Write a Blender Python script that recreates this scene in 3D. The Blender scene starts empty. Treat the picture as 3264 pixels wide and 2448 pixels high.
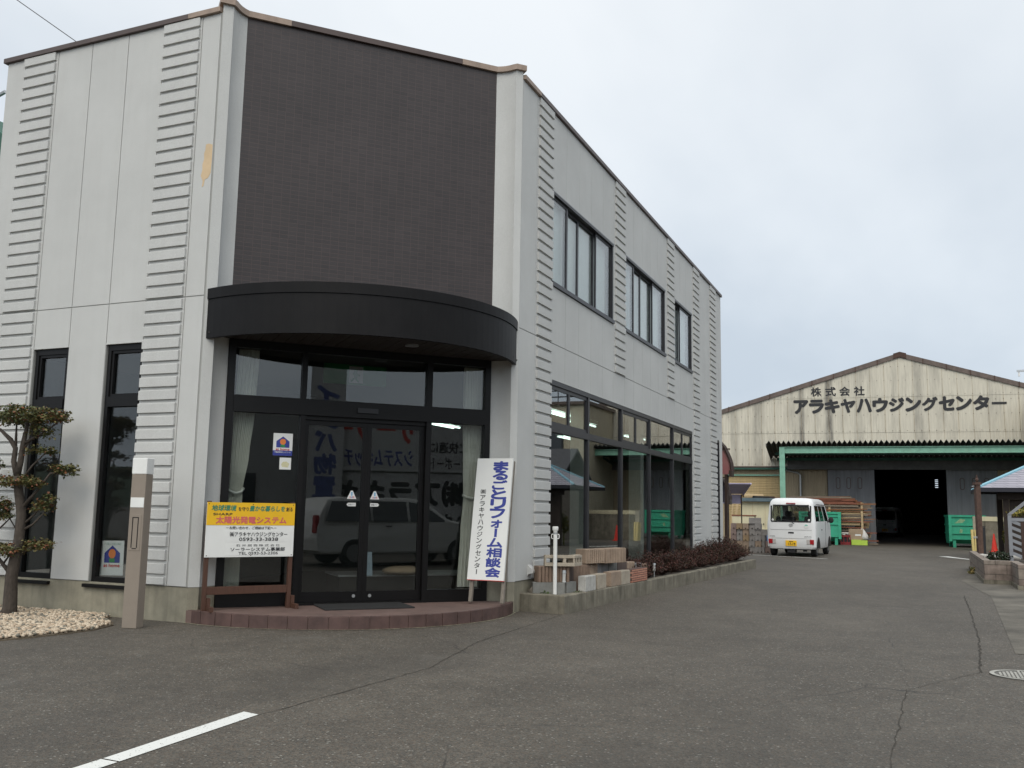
import bpy, math, random
from mathutils import Vector, Matrix
R = math.radians
SC = bpy.context.scene
COL = SC.collection
random.seed(7)
# ------------------------------------------------------------------ camera
CAM = (7.433, -8.273, 1.305)
yaw, pitch, roll = R(23.379), R(7.600), R(1.007)
fw = Vector((-math.sin(yaw)*math.cos(pitch), math.cos(yaw)*math.cos(pitch), math.sin(pitch)))
rt = Vector((math.cos(yaw), math.sin(yaw), 0)); up = rt.cross(fw)
r2 = rt*math.cos(roll)+up*math.sin(roll); u2 = up*math.cos(roll)-rt*math.sin(roll)
cd = bpy.data.cameras.new('camera'); cam = bpy.data.objects.new('camera', cd); COL.objects.link(cam)
cd.sensor_width = 36; cd.lens = 36*2983.2/3264; cd.clip_end = 2000; cd.clip_start = 0.1
m = Matrix((r2, u2, -fw)).transposed().to_4x4(); m.translation = CAM; cam.matrix_world = m
SC.camera = cam
# ------------------------------------------------------------------ sky, sun, exposure
SUN_EL, SUN_AZ = R(48), R(12)     # the sun stands behind the camera, veiled by cloud
sv = Vector((math.sin(SUN_AZ)*math.cos(SUN_EL), -math.cos(SUN_AZ)*math.cos(SUN_EL), math.sin(SUN_EL)))
W = bpy.data.worlds.new('World'); SC.world = W; W.use_nodes = True
nt = W.node_tree; N = nt.nodes; Lk = nt.links
for n_ in list(N): N.remove(n_)
def nn(t, **k):
    n = N.new(t)
    for a, b in k.items(): setattr(n, a, b)
    return n
out = nn('ShaderNodeOutputWorld'); bg = nn('ShaderNodeBackground'); bg.inputs[1].default_value = 0.1
sky = nn('ShaderNodeTexSky', sky_type='NISHITA', sun_disc=False, sun_elevation=SUN_EL, sun_rotation=math.pi+SUN_AZ*-1, dust_density=3.0)
tc = nn('ShaderNodeTexCoord')
sep = nn('ShaderNodeSeparateXYZ'); Lk.new(tc.outputs['Generated'], sep.inputs[0])
zz = nn('ShaderNodeMath', operation='MAXIMUM'); Lk.new(sep.outputs[2], zz.inputs[0]); zz.inputs[1].default_value = 0.0
za = nn('ShaderNodeMath', operation='ADD'); Lk.new(zz.outputs[0], za.inputs[0]); za.inputs[1].default_value = 0.25
dv = nn('ShaderNodeVectorMath', operation='DIVIDE'); Lk.new(tc.outputs['Generated'], dv.inputs[0])
cmb = nn('ShaderNodeCombineXYZ')
for i in range(3): Lk.new(za.outputs[0], cmb.inputs[i])
Lk.new(cmb.outputs[0], dv.inputs[1])
noi = nn('ShaderNodeTexNoise'); noi.inputs['Scale'].default_value = 1.3; noi.inputs['Detail'].default_value = 5; noi.inputs['Roughness'].default_value = 0.5
mp = nn('ShaderNodeMapping'); mp.inputs['Scale'].default_value = (1, .55, .2); mp.inputs['Rotation'].default_value = (0, 0, R(20))
Lk.new(dv.outputs[0], mp.inputs[0]); Lk.new(mp.outputs[0], noi.inputs['Vector'])
cr = nn('ShaderNodeValToRGB'); cr.color_ramp.elements[0].position = .36; cr.color_ramp.elements[0].color = (7.5, 8.1, 8.75, 1)
cr.color_ramp.elements[1].position = .62; cr.color_ramp.elements[1].color = (9.6, 10.0, 10.35, 1)
Lk.new(noi.outputs[0], cr.inputs[0])
# the cloud deck is dimmer toward the horizon
hz = nn('ShaderNodeValToRGB'); he = hz.color_ramp.elements; he[0].position = 0.0; he[0].color = (.74, .80, .86, 1); he[1].position = .55; he[1].color = (1, 1, 1, 1)
Lk.new(sep.outputs[2], hz.inputs[0])
m1 = nn('ShaderNodeMixRGB', blend_type='MULTIPLY'); m1.inputs[0].default_value = 1; Lk.new(cr.outputs[0], m1.inputs[1]); Lk.new(hz.outputs[0], m1.inputs[2])
# cloud glows round the hidden sun
dt = nn('ShaderNodeVectorMath', operation='DOT_PRODUCT'); Lk.new(tc.outputs['Generated'], dt.inputs[0]); dt.inputs[1].default_value = sv
gl = nn('ShaderNodeMapRange', interpolation_type='SMOOTHSTEP'); gl.inputs[1].default_value = .1; gl.inputs[2].default_value = 1; gl.inputs[3].default_value = 1.0; gl.inputs[4].default_value = 1.7
Lk.new(dt.outputs['Value'], gl.inputs[0])
m2 = nn('ShaderNodeMixRGB', blend_type='MULTIPLY'); m2.inputs[0].default_value = 1; Lk.new(m1.outputs[0], m2.inputs[1]); Lk.new(gl.outputs[0], m2.inputs[2])
mx = nn('ShaderNodeMixRGB'); mx.inputs[0].default_value = .94; Lk.new(sky.outputs[0], mx.inputs[1]); Lk.new(m2.outputs[0], mx.inputs[2])
Lk.new(mx.outputs[0], bg.inputs[0]); Lk.new(bg.outputs[0], out.inputs[0])
sd = bpy.data.lights.new('sun', 'SUN'); sd.energy = 1.25; sd.angle = R(40); sd.color = (1.0, .92, .79)
so = bpy.data.objects.new('sun', sd); COL.objects.link(so); so.rotation_euler = sv.to_track_quat('Z', 'Y').to_euler(); so.location = (0, -20, 30)
SC.view_settings.view_transform = 'Standard'; SC.view_settings.look = 'None'; SC.view_settings.exposure = 0.0; SC.view_settings.gamma = 1
SC.cycles.max_bounces = 8; SC.cycles.diffuse_bounces = 4; SC.cycles.glossy_bounces = 4; SC.cycles.transparent_max_bounces = 16; SC.cycles.transmission_bounces = 6
SC.cycles.caustics_reflective = False; SC.cycles.caustics_refractive = False
SC.cycles.use_denoising = True

# ------------------------------------------------------------------ materials
def newmat(name):
    ma = bpy.data.materials.new(name); ma.use_nodes = True
    nt = ma.node_tree; b = nt.nodes['Principled BSDF']
    return ma, nt, b
def mat(name, col, rough=.6, var=.12, scale=6, metal=0., bump=0., bscale=60, spec=.4, streak=0., streakcol=None, fine=0., stretch=(1, 1, 1)):
    ma, nt, b = newmat(name); n = nt.nodes; l = nt.links
    b.inputs['Roughness'].default_value = rough; b.inputs['Metallic'].default_value = metal; b.inputs['Specular IOR Level'].default_value = spec
    tc = n.new('ShaderNodeTexCoord'); src = tc.outputs['Object']
    mp = n.new('ShaderNodeMapping'); mp.inputs['Scale'].default_value = stretch; l.new(src, mp.inputs[0])
    no = n.new('ShaderNodeTexNoise'); no.inputs['Scale'].default_value = scale; no.inputs['Detail'].default_value = 6; no.inputs['Roughness'].default_value = .6
    l.new(mp.outputs[0], no.inputs['Vector'])
    cr = n.new('ShaderNodeValToRGB'); e = cr.color_ramp.elements
    e[0].position = .3; e[1].position = .7
    e[0].color = tuple(c*(1-var) for c in col)+(1,); e[1].color = tuple(min(1, c*(1+var)) for c in col)+(1,)
    l.new(no.outputs[0], cr.inputs[0]); colout = cr.outputs[0]
    if fine:
        nf = n.new('ShaderNodeTexNoise'); nf.inputs['Scale'].default_value = 160; nf.inputs['Detail'].default_value = 3; l.new(src, nf.inputs['Vector'])
        mr = n.new('ShaderNodeMapRange'); mr.inputs[1].default_value = .3; mr.inputs[2].default_value = .7; mr.inputs[3].default_value = 1-fine; mr.inputs[4].default_value = 1+fine
        l.new(nf.outputs[0], mr.inputs[0])
        mm = n.new('ShaderNodeMixRGB'); mm.blend_type = 'MULTIPLY'; mm.inputs[0].default_value = 1; l.new(colout, mm.inputs[1]); l.new(mr.outputs[0], mm.inputs[2]); colout = mm.outputs[0]
    if streak:
        mp2 = n.new('ShaderNodeMapping'); mp2.inputs['Scale'].default_value = (5, 5, .35); l.new(src, mp2.inputs[0])
        n2 = n.new('ShaderNodeTexNoise'); n2.inputs['Scale'].default_value = 1.6; n2.inputs['Detail'].default_value = 7; n2.inputs['Roughness'].default_value = .65; l.new(mp2.outputs[0], n2.inputs['Vector'])
        mr = n.new('ShaderNodeMapRange'); mr.inputs[1].default_value = .48; mr.inputs[2].default_value = .75; mr.inputs[4].default_value = streak; l.new(n2.outputs[0], mr.inputs[0])
        mm = n.new('ShaderNodeMixRGB'); l.new(mr.outputs[0], mm.inputs[0]); l.new(colout, mm.inputs[1]); mm.inputs[2].default_value = (streakcol or tuple(c*.4 for c in col))+(1,); colout = mm.outputs[0]
    l.new(colout, b.inputs['Base Color'])
    if bump:
        nb = n.new('ShaderNodeTexNoise'); nb.inputs['Scale'].default_value = bscale; nb.inputs['Detail'].default_value = 4; l.new(src, nb.inputs['Vector'])
        bp = n.new('ShaderNodeBump'); bp.inputs['Strength'].default_value = bump; bp.inputs['Distance'].default_value = .01
        l.new(nb.outputs[0], bp.inputs['Height']); l.new(bp.outputs[0], b.inputs['Normal'])
    return ma
def emit(name, col, st):
    ma, nt, b = newmat(name); b.inputs['Base Color'].default_value = col+(1,); b.inputs['Emission Color'].default_value = col+(1,); b.inputs['Emission Strength'].default_value = st
    return ma
def glass(name, tint=(.5, .52, .5), ior=1.5, rough=0.0, boost=1.0):
    ma, nt, b = newmat(name); n = nt.nodes; l = nt.links; n.remove(b)
    o = n['Material Output']; tr = n.new('ShaderNodeBsdfTransparent'); tr.inputs[0].default_value = tint+(1,)
    g = n.new('ShaderNodeBsdfGlossy'); g.inputs['Roughness'].default_value = rough; g.inputs[0].default_value = (1, 1, 1, 1)
    f = n.new('ShaderNodeFresnel'); ge = n.new('ShaderNodeNewGeometry'); mr = n.new('ShaderNodeMapRange'); mr.inputs[3].default_value = ior; mr.inputs[4].default_value = 1/ior; l.new(ge.outputs['Backfacing'], mr.inputs[0]); l.new(mr.outputs[0], f.inputs[0])
    mu = n.new('ShaderNodeMath'); mu.operation = 'MULTIPLY'; mu.inputs[1].default_value = boost; mu.use_clamp = True; l.new(f.outputs[0], mu.inputs[0])
    mi = n.new('ShaderNodeMixShader'); l.new(mu.outputs[0], mi.inputs[0]); l.new(tr.outputs[0], mi.inputs[1]); l.new(g.outputs[0], mi.inputs[2]); l.new(mi.outputs[0], o.inputs[0])
    return ma

M = {}
WALL = (.515, .515, .495)
M['wall'] = mat('wall_paint', WALL, .75, .06, 1.1, bump=.35, bscale=200, streak=.12, streakcol=(.36, .35, .32), fine=.10)
M['groove'] = mat('joint_sealant', (.30, .30, .28), .8, .05)
M['peel'] = mat('bare_board', (.60, .45, .28), .8, .08)
M['plinth'] = mat('plinth_concrete', (.265, .245, .185), .85, .18, 5, bump=.3, bscale=120, streak=.55, streakcol=(.13, .12, .09), fine=.08)
M['copdark'] = mat('coping_brown', (.075, .052, .045), .45, .2, 3)
M['coptan'] = mat('coping_tan', (.30, .225, .175), .5, .18, 7, streak=.35)
M['canopy'] = mat('canopy_metal', (.0072, .0066, .0068), .5, .25, 3, spec=.16, streak=.35, streakcol=(.012, .0105, .010))
M['frame'] = mat('bronze_frame', (.006, .0055, .0055), .4, .1, spec=.22)
M['framegrey'] = mat('window_frame', (.03, .03, .034), .4, .1, spec=.35)
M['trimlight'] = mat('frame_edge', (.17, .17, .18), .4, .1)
M['dark'] = mat('dark_void', (.004, .004, .004), .8, .1)
M['glass'] = glass('shop_glass', (.80, .82, .81), 1.5, boost=1.3)
M['glassup'] = glass('upper_glass', (.94, .96, .95), 1.45)
M['glassdark'] = glass('dark_glass', (.84, .86, .86), 1.5)
M['blind'] = mat('blind', (.50, .54, .53), .7, .04)
M['curtain'] = mat('curtain', (.88, .87, .80), .85, .06, 12)
M['white'] = mat('white_paint', (.74, .74, .71), .45, .05)
M['whitebd'] = mat('white_board', (.74, .74, .71), .4, .03, 3)
M['yellow'] = mat('yellow_board', (.80, .47, .02), .4, .04)
M['blue'] = mat('blue_ink', (.035, .05, .27), .5, .05)
M['black'] = mat('black_ink', (.02, .02, .022), .5, .05)
M['green'] = mat('green_ink', (.05, .22, .13), .5, .15)
M['red'] = mat('pink_red_ink', (.62, .13, .12), .5, .1)
M['redink'] = mat('red_ink', (.55, .04, .03), .5, .05)
M['orange'] = mat('orange_ink', (.75, .22, .05), .5, .05)
M['inkgreen'] = mat('logo_green', (.03, .25, .08), .5, .05)
M['lblue'] = mat('light_blue_ink', (.2, .45, .65), .5, .05)
M['woodred'] = mat('stained_wood', (.075, .034, .021), .65, .3, 14, stretch=(8, 8, .7), bump=.2)
M['woodgrey'] = mat('weathered_wood', (.20, .175, .145), .8, .25, 14, stretch=(8, 8, .7), bump=.2)
M['rust'] = mat('rusty_post', (.085, .05, .038), .8, .35, 12, bump=.3, streak=.4, streakcol=(.2, .12, .08))
M['alum'] = mat('aluminium', (.45, .46, .46), .35, .08, metal=.7)
M['rubber'] = mat('rubber', (.02, .02, .02), .8, .2)
M['conc'] = mat('kerb_concrete', (.19, .172, .132), .9, .35, 4, bump=.4, bscale=90, streak=.9, streakcol=(.06, .052, .038), fine=.12)
M['conctop'] = mat('concrete', (.34, .33, .30), .9, .15, 6, bump=.4, bscale=90, fine=.12)
M['soil'] = mat('soil', (.05, .038, .028), .95, .35, 20, bump=.8, bscale=40)
M['post'] = mat('beige_post', (.245, .205, .165), .55, .05, fine=.06)

# ------------------------------------------------------------------ mesh helpers
class MB:
    def __init__(s, M_=None): s.v = []; s.f = []; s.mi = []; s.M = M_ or Matrix()
    def add(s, vs, fs, mi=0):
        b = len(s.v); s.v += [s.M @ Vector(v) for v in vs]; s.f += [tuple(i+b for i in f) for f in fs]; s.mi += [mi]*len(fs); return s
    def box(s, x0, x1, y0, y1, z0, z1, mi=0):
        return s.add([(x0, y0, z0), (x1, y0, z0), (x1, y1, z0), (x0, y1, z0), (x0, y0, z1), (x1, y0, z1), (x1, y1, z1), (x0, y1, z1)],
                     [(0, 3, 2, 1), (4, 5, 6, 7), (0, 1, 5, 4), (1, 2, 6, 5), (2, 3, 7, 6), (3, 0, 4, 7)], mi)
    def prism(s, p, z0, z1, mi=0):   # p: counter-clockwise outline in xy
        n = len(p); a = sum(p[i][0]*p[(i+1) % n][1]-p[(i+1) % n][0]*p[i][1] for i in range(n))
        if a < 0: p = p[::-1]
        vs = [(x, y, z0) for x, y in p]+[(x, y, z1) for x, y in p]
        return s.add(vs, [tuple(range(n-1, -1, -1)), tuple(range(n, 2*n))]+[(i, (i+1) % n, n+(i+1) % n, n+i) for i in range(n)], mi)
    def xz(s, p, y0, y1, mi=0):      # outline in xz, extruded along y
        n = len(p); a = sum(p[i][0]*p[(i+1) % n][1]-p[(i+1) % n][0]*p[i][1] for i in range(n))
        if a < 0: p = p[::-1]
        vs = [(x, y0, z) for x, z in p]+[(x, y1, z) for x, z in p]
        return s.add(vs, [tuple(range(n)), tuple(range(2*n-1, n-1, -1))]+[(i, n+i, n+(i+1) % n, (i+1) % n) for i in range(n)], mi)
    def yz(s, p, x0, x1, mi=0):
        n = len(p); a = sum(p[i][0]*p[(i+1) % n][1]-p[(i+1) % n][0]*p[i][1] for i in range(n))
        if a < 0: p = p[::-1]
        vs = [(x0, y, z) for y, z in p]+[(x1, y, z) for y, z in p]
        return s.add(vs, [tuple(range(n-1, -1, -1)), tuple(range(n, 2*n))]+[(i, (i+1) % n, n+(i+1) % n, n+i) for i in range(n)], mi)
    def tube(s, pts, rad, n=8, mi=0, cap=True):
        pts = [Vector(p) for p in pts]; k = len(pts)
        rad = rad if isinstance(rad, (list, tuple)) else [rad]*k
        vs = []; fs = []
        t0 = (pts[1]-pts[0]).normalized(); a = t0.orthogonal().normalized()
        for i, p in enumerate(pts):
            t = (pts[min(i+1, k-1)]-pts[max(i-1, 0)]).normalized()
            a = (a-t*a.dot(t)).normalized() if (a-t*a.dot(t)).length > 1e-5 else t.orthogonal().normalized()
            b = t.cross(a)
            for j in range(n):
                th = 2*math.pi*j/n; vs.append(p+(a*math.cos(th)+b*math.sin(th))*rad[i])
        for i in range(k-1):
            for j in range(n): fs.append((i*n+j, i*n+(j+1) % n, (i+1)*n+(j+1) % n, (i+1)*n+j))
        if cap: fs += [tuple(range(n-1, -1, -1)), tuple(range((k-1)*n, k*n))]
        return s.add(vs, fs, mi)
    def cyl(s, x, y, z0, z1, r0, r1=None, n=16, mi=0): return s.tube([(x, y, z0), (x, y, z1)], [r0, r0 if r1 is None else r1], n, mi)
    def ball(s, c, r, nu=10, nv=6, mi=0, jit=0.):
        rx, ry, rz = r if isinstance(r, (tuple, list)) else (r, r, r); vs = [(c[0], c[1], c[2]-rz)]
        for j in range(1, nv):
            ph = -math.pi/2+math.pi*j/nv
            for i in range(nu):
                th = 2*math.pi*i/nu; q = 1+random.uniform(-jit, jit)
                vs.append((c[0]+rx*q*math.cos(ph)*math.cos(th), c[1]+ry*q*math.cos(ph)*math.sin(th), c[2]+rz*q*math.sin(ph)))
        vs.append((c[0], c[1], c[2]+rz)); e = len(vs)-1; fs = []
        for i in range(nu):
            fs.append((0, 1+(i+1) % nu, 1+i)); fs.append((e, e-nu+i, e-nu+(i+1) % nu))
            for j in range(nv-2): fs.append((1+j*nu+i, 1+j*nu+(i+1) % nu, 1+(j+1)*nu+(i+1) % nu, 1+(j+1)*nu+i))
        return s.add(vs, fs, mi)
    def build(s, name, mats, parent=None, smooth=False, bevel=0, loc=None):
        me = bpy.data.meshes.new(name)
        used = sorted({i for f in s.f for i in f})
        if len(used) < len(s.v): mp_ = {o_: n_ for n_, o_ in enumerate(used)}; s.v = [s.v[i] for i in used]; s.f = [tuple(mp_[i] for i in f) for f in s.f]
        vs = s.v
        if loc is not None: L_ = Vector(loc); vs = [v-L_ for v in vs]
        me.from_pydata([tuple(v) for v in vs], [], s.f)
        for m_ in (mats if isinstance(mats, (list, tuple)) else [mats]): me.materials.append(m_)
        me.polygons.foreach_set('material_index', s.mi)
        if smooth: me.polygons.foreach_set('use_smooth', [True]*len(me.polygons))
        me.update()
        o = bpy.data.objects.new(name, me); COL.objects.link(o)
        if loc is not None: o.location = loc
        if parent is not None: o.parent = parent
        if bevel:
            b = o.modifiers.new('bevel', 'BEVEL'); b.width = bevel; b.segments = 2; b.limit_method = 'ANGLE'; b.angle_limit = R(50)
        return o
def tag(o, label=None, cat=None, group=None, kind=None):
    if label: o['label'] = label
    if cat: o['category'] = cat
    if group: o['group'] = group
    if kind: o['kind'] = kind
    return o
def thing(name, label, cat, loc=(0, 0, 0), rz=0., group=None):
    o = bpy.data.objects.new(name, None); COL.objects.link(o); o.location = loc; o.rotation_euler = (0, 0, rz); o.empty_display_size = .2
    return tag(o, label, cat, group)
def copy_tree(o, parent=None):
    c = o.copy(); COL.objects.link(c)
    if parent is not None: c.parent = parent
    for ch in list(o.children): copy_tree(ch, c)
    return c
def text(body, w, h, ma, Mx, name, parent, bold=0., ext=0.001, shear=0., join=None):
    """lettering in the local xz plane facing -y, its box (0..w, 0..h)"""
    cu = bpy.data.curves.new('t', 'FONT'); cu.body = body; cu.size = 1; cu.extrude = 0; cu.shear = shear; cu.resolution_u = 3
    ob = bpy.data.objects.new('t', cu); COL.objects.link(ob)
    dg = bpy.context.evaluated_depsgraph_get(); me = bpy.data.meshes.new_from_object(ob.evaluated_get(dg))
    bpy.data.objects.remove(ob); bpy.data.curves.remove(cu)
    vs = [v.co.copy() for v in me.vertices]; fs = [tuple(p.vertices) for p in me.polygons]; bpy.data.meshes.remove(me)
    x0 = min(v.x for v in vs); x1 = max(v.x for v in vs); y0 = min(v.y for v in vs); y1 = max(v.y for v in vs)
    sx = w/max(1e-6, x1-x0); sy = h/max(1e-6, y1-y0)
    b = join or MB()
    old = b.M; b.M = Mx; k = w/max(.6, (x1-x0))*bold*1.1
    for i, (dx, dz) in enumerate(((0, 0),) if not bold else ((0, 0), (k, 0), (-k, 0), (0, k), (0, -k), (k*.7, k*.7), (-k*.7, -k*.7), (k*.7, -k*.7), (-k*.7, k*.7))):
        b.add([((v.x-x0)*sx+dx, -.00012*i, (v.y-y0)*sy+dz) for v in vs], fs)
    b.M = old
    if join is not None: return b
    return b.build(name, ma, parent)
def T(x, y, z): return Matrix.Translation((x, y, z))
def RZ(a): return Matrix.Rotation(a, 4, 'Z')
# ------------------------------------------------------------------ ground
def ground_material():
    ma, nt, b = newmat('asphalt'); n = nt.nodes; l = nt.links
    b.inputs['Roughness'].default_value = .72; b.inputs['Specular IOR Level'].default_value = .45
    tc = n.new('ShaderNodeTexCoord'); P = tc.outputs['Object']
    def noise(sc, det=4, ro=.6, st=None):
        x = n.new('ShaderNodeTexNoise'); x.inputs['Scale'].default_value = sc; x.inputs['Detail'].default_value = det; x.inputs['Roughness'].default_value = ro
        if st:
            mp = n.new('ShaderNodeMapping'); mp.inputs['Scale'].default_value = st; l.new(P, mp.inputs[0]); l.new(mp.outputs[0], x.inputs['Vector'])
        else: l.new(P, x.inputs['Vector'])
        return x.outputs[0]
    def rng(v, a, b_, c, d):
        x = n.new('ShaderNodeMapRange'); x.inputs[1].default_value = a; x.inputs[2].default_value = b_; x.inputs[3].default_value = c; x.inputs[4].default_value = d; l.new(v, x.inputs[0]); return x.outputs[0]
    def mix(f, a, b_, bt='MIX'):
        x = n.new('ShaderNodeMixRGB'); x.blend_type = bt
        for i, v in ((0, f), (1, a), (2, b_)):
            if isinstance(v, (int, float)): x.inputs[i].default_value = v
            elif isinstance(v, tuple): x.inputs[i].default_value = v
            else: l.new(v, x.inputs[i])
        return x.outputs[0]
    big = rng(noise(.35, 6, .65), .35, .65, 0, 1)
    c = mix(big, (.068, .059, .046, 1), (.098, .086, .068, 1))
    c = mix(1.0, c, rng(noise(2.2, 6, .7), .3, .7, .84, 1.14), 'MULTIPLY')
    c = mix(1.0, c, rng(noise(9, 4, .7), .3, .7, .88, 1.12), 'MULTIPLY')
    vo = n.new('ShaderNodeTexVoronoi'); vo.inputs['Scale'].default_value = 95; l.new(P, vo.inputs['Vector'])
    vs = n.new('ShaderNodeSeparateColor'); l.new(vo.outputs['Color'], vs.inputs[0])
    c = mix(1.0, c, rng(vs.outputs[0], 0, 1, .62, 1.38), 'MULTIPLY')
    hue = mix(vs.outputs[1], (1.12, .98, .9, 1), (.9, 1.0, 1.08, 1)); c = mix(.8, c, hue, 'MULTIPLY')
    chip = rng(vs.outputs[2], .978, .99, 0, .8); c = mix(chip, c, (.27, .255, .22, 1))
    st = rng(noise(.45, 7, .7, (1, .35, 1)), .52, .72, 0, .55); c = mix(st, c, (.042, .037, .031, 1))
    pt = rng(noise(.8, 5, .6), .62, .7, 0, .35); c = mix(pt, c, (.13, .118, .10, 1))
    # hairline crazing
    no = n.new('ShaderNodeTexNoise'); no.inputs['Scale'].default_value = 1.6; no.inputs['Detail'].default_value = 5; l.new(P, no.inputs['Vector'])
    mv = n.new('ShaderNodeMixRGB'); mv.inputs[0].default_value = .22; l.new(P, mv.inputs[1]); l.new(no.outputs['Color'], mv.inputs[2])
    ve = n.new('ShaderNodeTexVoronoi'); ve.feature = 'DISTANCE_TO_EDGE'; ve.inputs['Scale'].default_value = .55; l.new(mv.outputs[0], ve.inputs['Vector'])
    ck = n.new('ShaderNodeMath'); ck.operation = 'MULTIPLY'; l.new(rng(ve.outputs[0], .0015, .004, .75, 0), ck.inputs[0]); l.new(rng(noise(.5, 4), .5, .6, 0, 1), ck.inputs[1])
    c = mix(ck.outputs[0], c, (.03, .026, .022, 1))
    l.new(c, b.inputs['Base Color'])
    bp = n.new('ShaderNodeBump'); bp.inputs['Strength'].default_value = .6; bp.inputs['Distance'].default_value = .007; l.new(vo.outputs['Distance'], bp.inputs['Height']); l.new(bp.outputs[0], b.inputs['Normal'])
    return ma
M['asph'] = ground_material()
g = MB(); g.add([(-400, -400, 0), (400, -400, 0), (400, 600, 0), (-400, 600, 0)], [(0, 1, 2, 3)])
tag(g.build('ground', M['asph']), kind='structure')
M['apron'] = mat('worn_concrete', (.115, .104, .085), .9, .5, 1.3, bump=.4, fine=.2)
g = MB(); g.add([(8.25, 2.2, .004), (9.4, 2.2, .004), (16, 4, .004), (16, 13.5, .004), (9.2, 13.0, .004), (8.75, 12.9, .004), (8.66, 17.5, .004), (8.2, 13.4, .004), (8.5, 9.4, .004)], [tuple(range(9))])
tag(g.build('concrete_pavement', M['apron']), kind='structure')
def ribbon(name, pts, w, z, ma, wob=.0, sub=10):
    P = []
    for a, b in zip(pts[:-1], pts[1:]):
        for i in range(sub): P.append(Vector((a[0]+(b[0]-a[0])*i/sub, a[1]+(b[1]-a[1])*i/sub)))
    P.append(Vector(pts[-1])); b = MB(); vs = []
    for i, p in enumerate(P):
        t = (P[min(i+1, len(P)-1)]-P[max(i-1, 0)]).normalized(); nn_ = Vector((-t.y, t.x)); o = random.uniform(-wob, wob); ww = w*(random.uniform(.5, 1.2) if wob else 1)/2
        vs += [(p.x+nn_.x*(o-ww), p.y+nn_.y*(o-ww), z), (p.x+nn_.x*(o+ww), p.y+nn_.y*(o+ww), z)]
    b.add(vs, [(2*i, 2*i+2, 2*i+3, 2*i+1) for i in range(len(P)-1)])
    return tag(b.build(name, ma), kind='structure')
M['crack'] = mat('crack_dirt', (.045, .039, .031), .95, .3, 30)
ribbon('ground_crack', [(3.297, 3.0), (3.346, 1.725), (3.406, .302), (3.715, -1.266), (3.61, -3.31)], .009, .004, M['crack'], .008, 24)
ribbon('ground_crack', [(8.087, 9.3), (8.05, 6), (7.98, 3), (7.875, .817)], .014, .006, M['crack'], .012, 24)
ribbon('ground_crack', [(7.875, .8), (7.307, -.369), (7.256, -2.794), (7.2, -6)], .006, .006, M['crack'], .012, 24)
M['line'] = mat('road_paint', (.66, .66, .62), .6, .1, 14, fine=.1)
def linemat():
    ma, nt, b = newmat('worn_road_paint'); n = nt.nodes; l = nt.links; b.inputs['Roughness'].default_value = .65
    tc = n.new('ShaderNodeTexCoord'); no = n.new('ShaderNodeTexNoise'); no.inputs['Scale'].default_value = 70; no.inputs['Detail'].default_value = 5; l.new(tc.outputs['Object'], no.inputs['Vector'])
    cr = n.new('ShaderNodeValToRGB'); e = cr.color_ramp.elements; e[0].position = .30; e[0].color = (.10, .09, .08, 1); e[1].position = .36; e[1].color = (.68, .68, .64, 1)
    l.new(no.outputs[0], cr.inputs[0]); l.new(cr.outputs[0], b.inputs['Base Color']); return ma
M['line'] = linemat()
g = MB(); g.add([(3.468, -3.285, .004), (3.600, -3.31, .004), (3.675, -4.50, .004), (3.558, -4.495, .004)], [(3, 2, 1, 0)])
g.add([(3.558, -4.51, .004), (3.675, -4.515, .004), (3.78, -6.6, .004), (3.66, -6.6, .004)], [(3, 2, 1, 0)])
tag(g.build('road_marking', M['line']), kind='structure')
g = MB(); g.add([(8.0, 25.9, .004), (8.3, 26.2, .004), (8.9, 24.4, .004), (8.82, 24.2, .004)], [(0, 1, 2, 3)])
g.add([(1.9, 22.55, .004), (4.9, 21.2, .004), (4.95, 21.28, .004), (1.95, 22.65, .004)], [(0, 1, 2, 3)])
g.add([(1.6, 27.9, .004), (3.0, 27.2, .004), (3.1, 27.3, .004), (1.7, 28.0, .004)], [(0, 1, 2, 3)])
tag(g.build('road_marking', M['line']), kind='structure')

# ------------------------------------------------------------------ showroom building
bx, by, CH = 2.681, 2.915, 3.961
ang = math.atan2(by, bx)
ML = Matrix(); MR = T(bx, 0, 0) @ RZ(math.pi/2); MC = RZ(ang)
def cpt(s, d, z=0): return MC @ Vector((s, d, z))
B = thing('showroom_building', 'pale grey two-storey corner showroom with dark tiled chamfer and curved black canopy', 'building')
ZB, ZG, ZT = .384, 3.682, 7.15
def cells(front, back, Mx, bounds, holes, gap, zl):
    front.M = back.M = Mx
    for u0, u1 in zip(bounds[:-1], bounds[1:]):
        c = (u0+u1)/2; hs = sorted([h for h in holes if h[0] < c < h[1]], key=lambda h: h[2])
        for z0, z1 in zip(zl[:-1], zl[1:]):
            cur = z0; seg = []
            for h in hs:
                if h[3] <= z0 or h[2] >= z1: continue
                if h[2] > cur: seg.append((cur, h[2]))
                cur = h[3]
            if cur < z1: seg.append((cur, z1))
            for a, b in seg:
                ga = gap/2 if a in zl else 0; gb = gap/2 if b in zl else 0
                front.box(u0+gap/2, u1-gap/2, 0, .008, a+(.006 if a in zl else 0), b-(.006 if b in zl else 0))
                back.box(u0, u1, .008, .16, a, b)
LB = [-3.644, -3.31, -2.695, -2.098, -1.482, -.898, -.302, -.022]
LH = [(-2.695, -2.098, .30, 3.18), (-1.482, -.898, .30, 3.18)]
RB = [2.93, 3.47, 4.09, 4.695, 5.3, 5.905, 6.51, 7.115, 7.815, 8.41, 9.0, 9.6, 10.2, 10.8, 11.575, 12.16, 12.75, 13.35, 14.2, 14.85, 15.43, 16.2, 16.6, 16.98]
RH = [(4.09, 13.35, .30, 3.155), (4.09, 7.115, 4.52, 5.96), (7.815, 10.8, 4.52, 5.96), (11.575, 13.35, 4.52, 5.96), (16.2, 16.6, .4, 3.19)]
f1 = MB(); b1 = MB()
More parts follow.
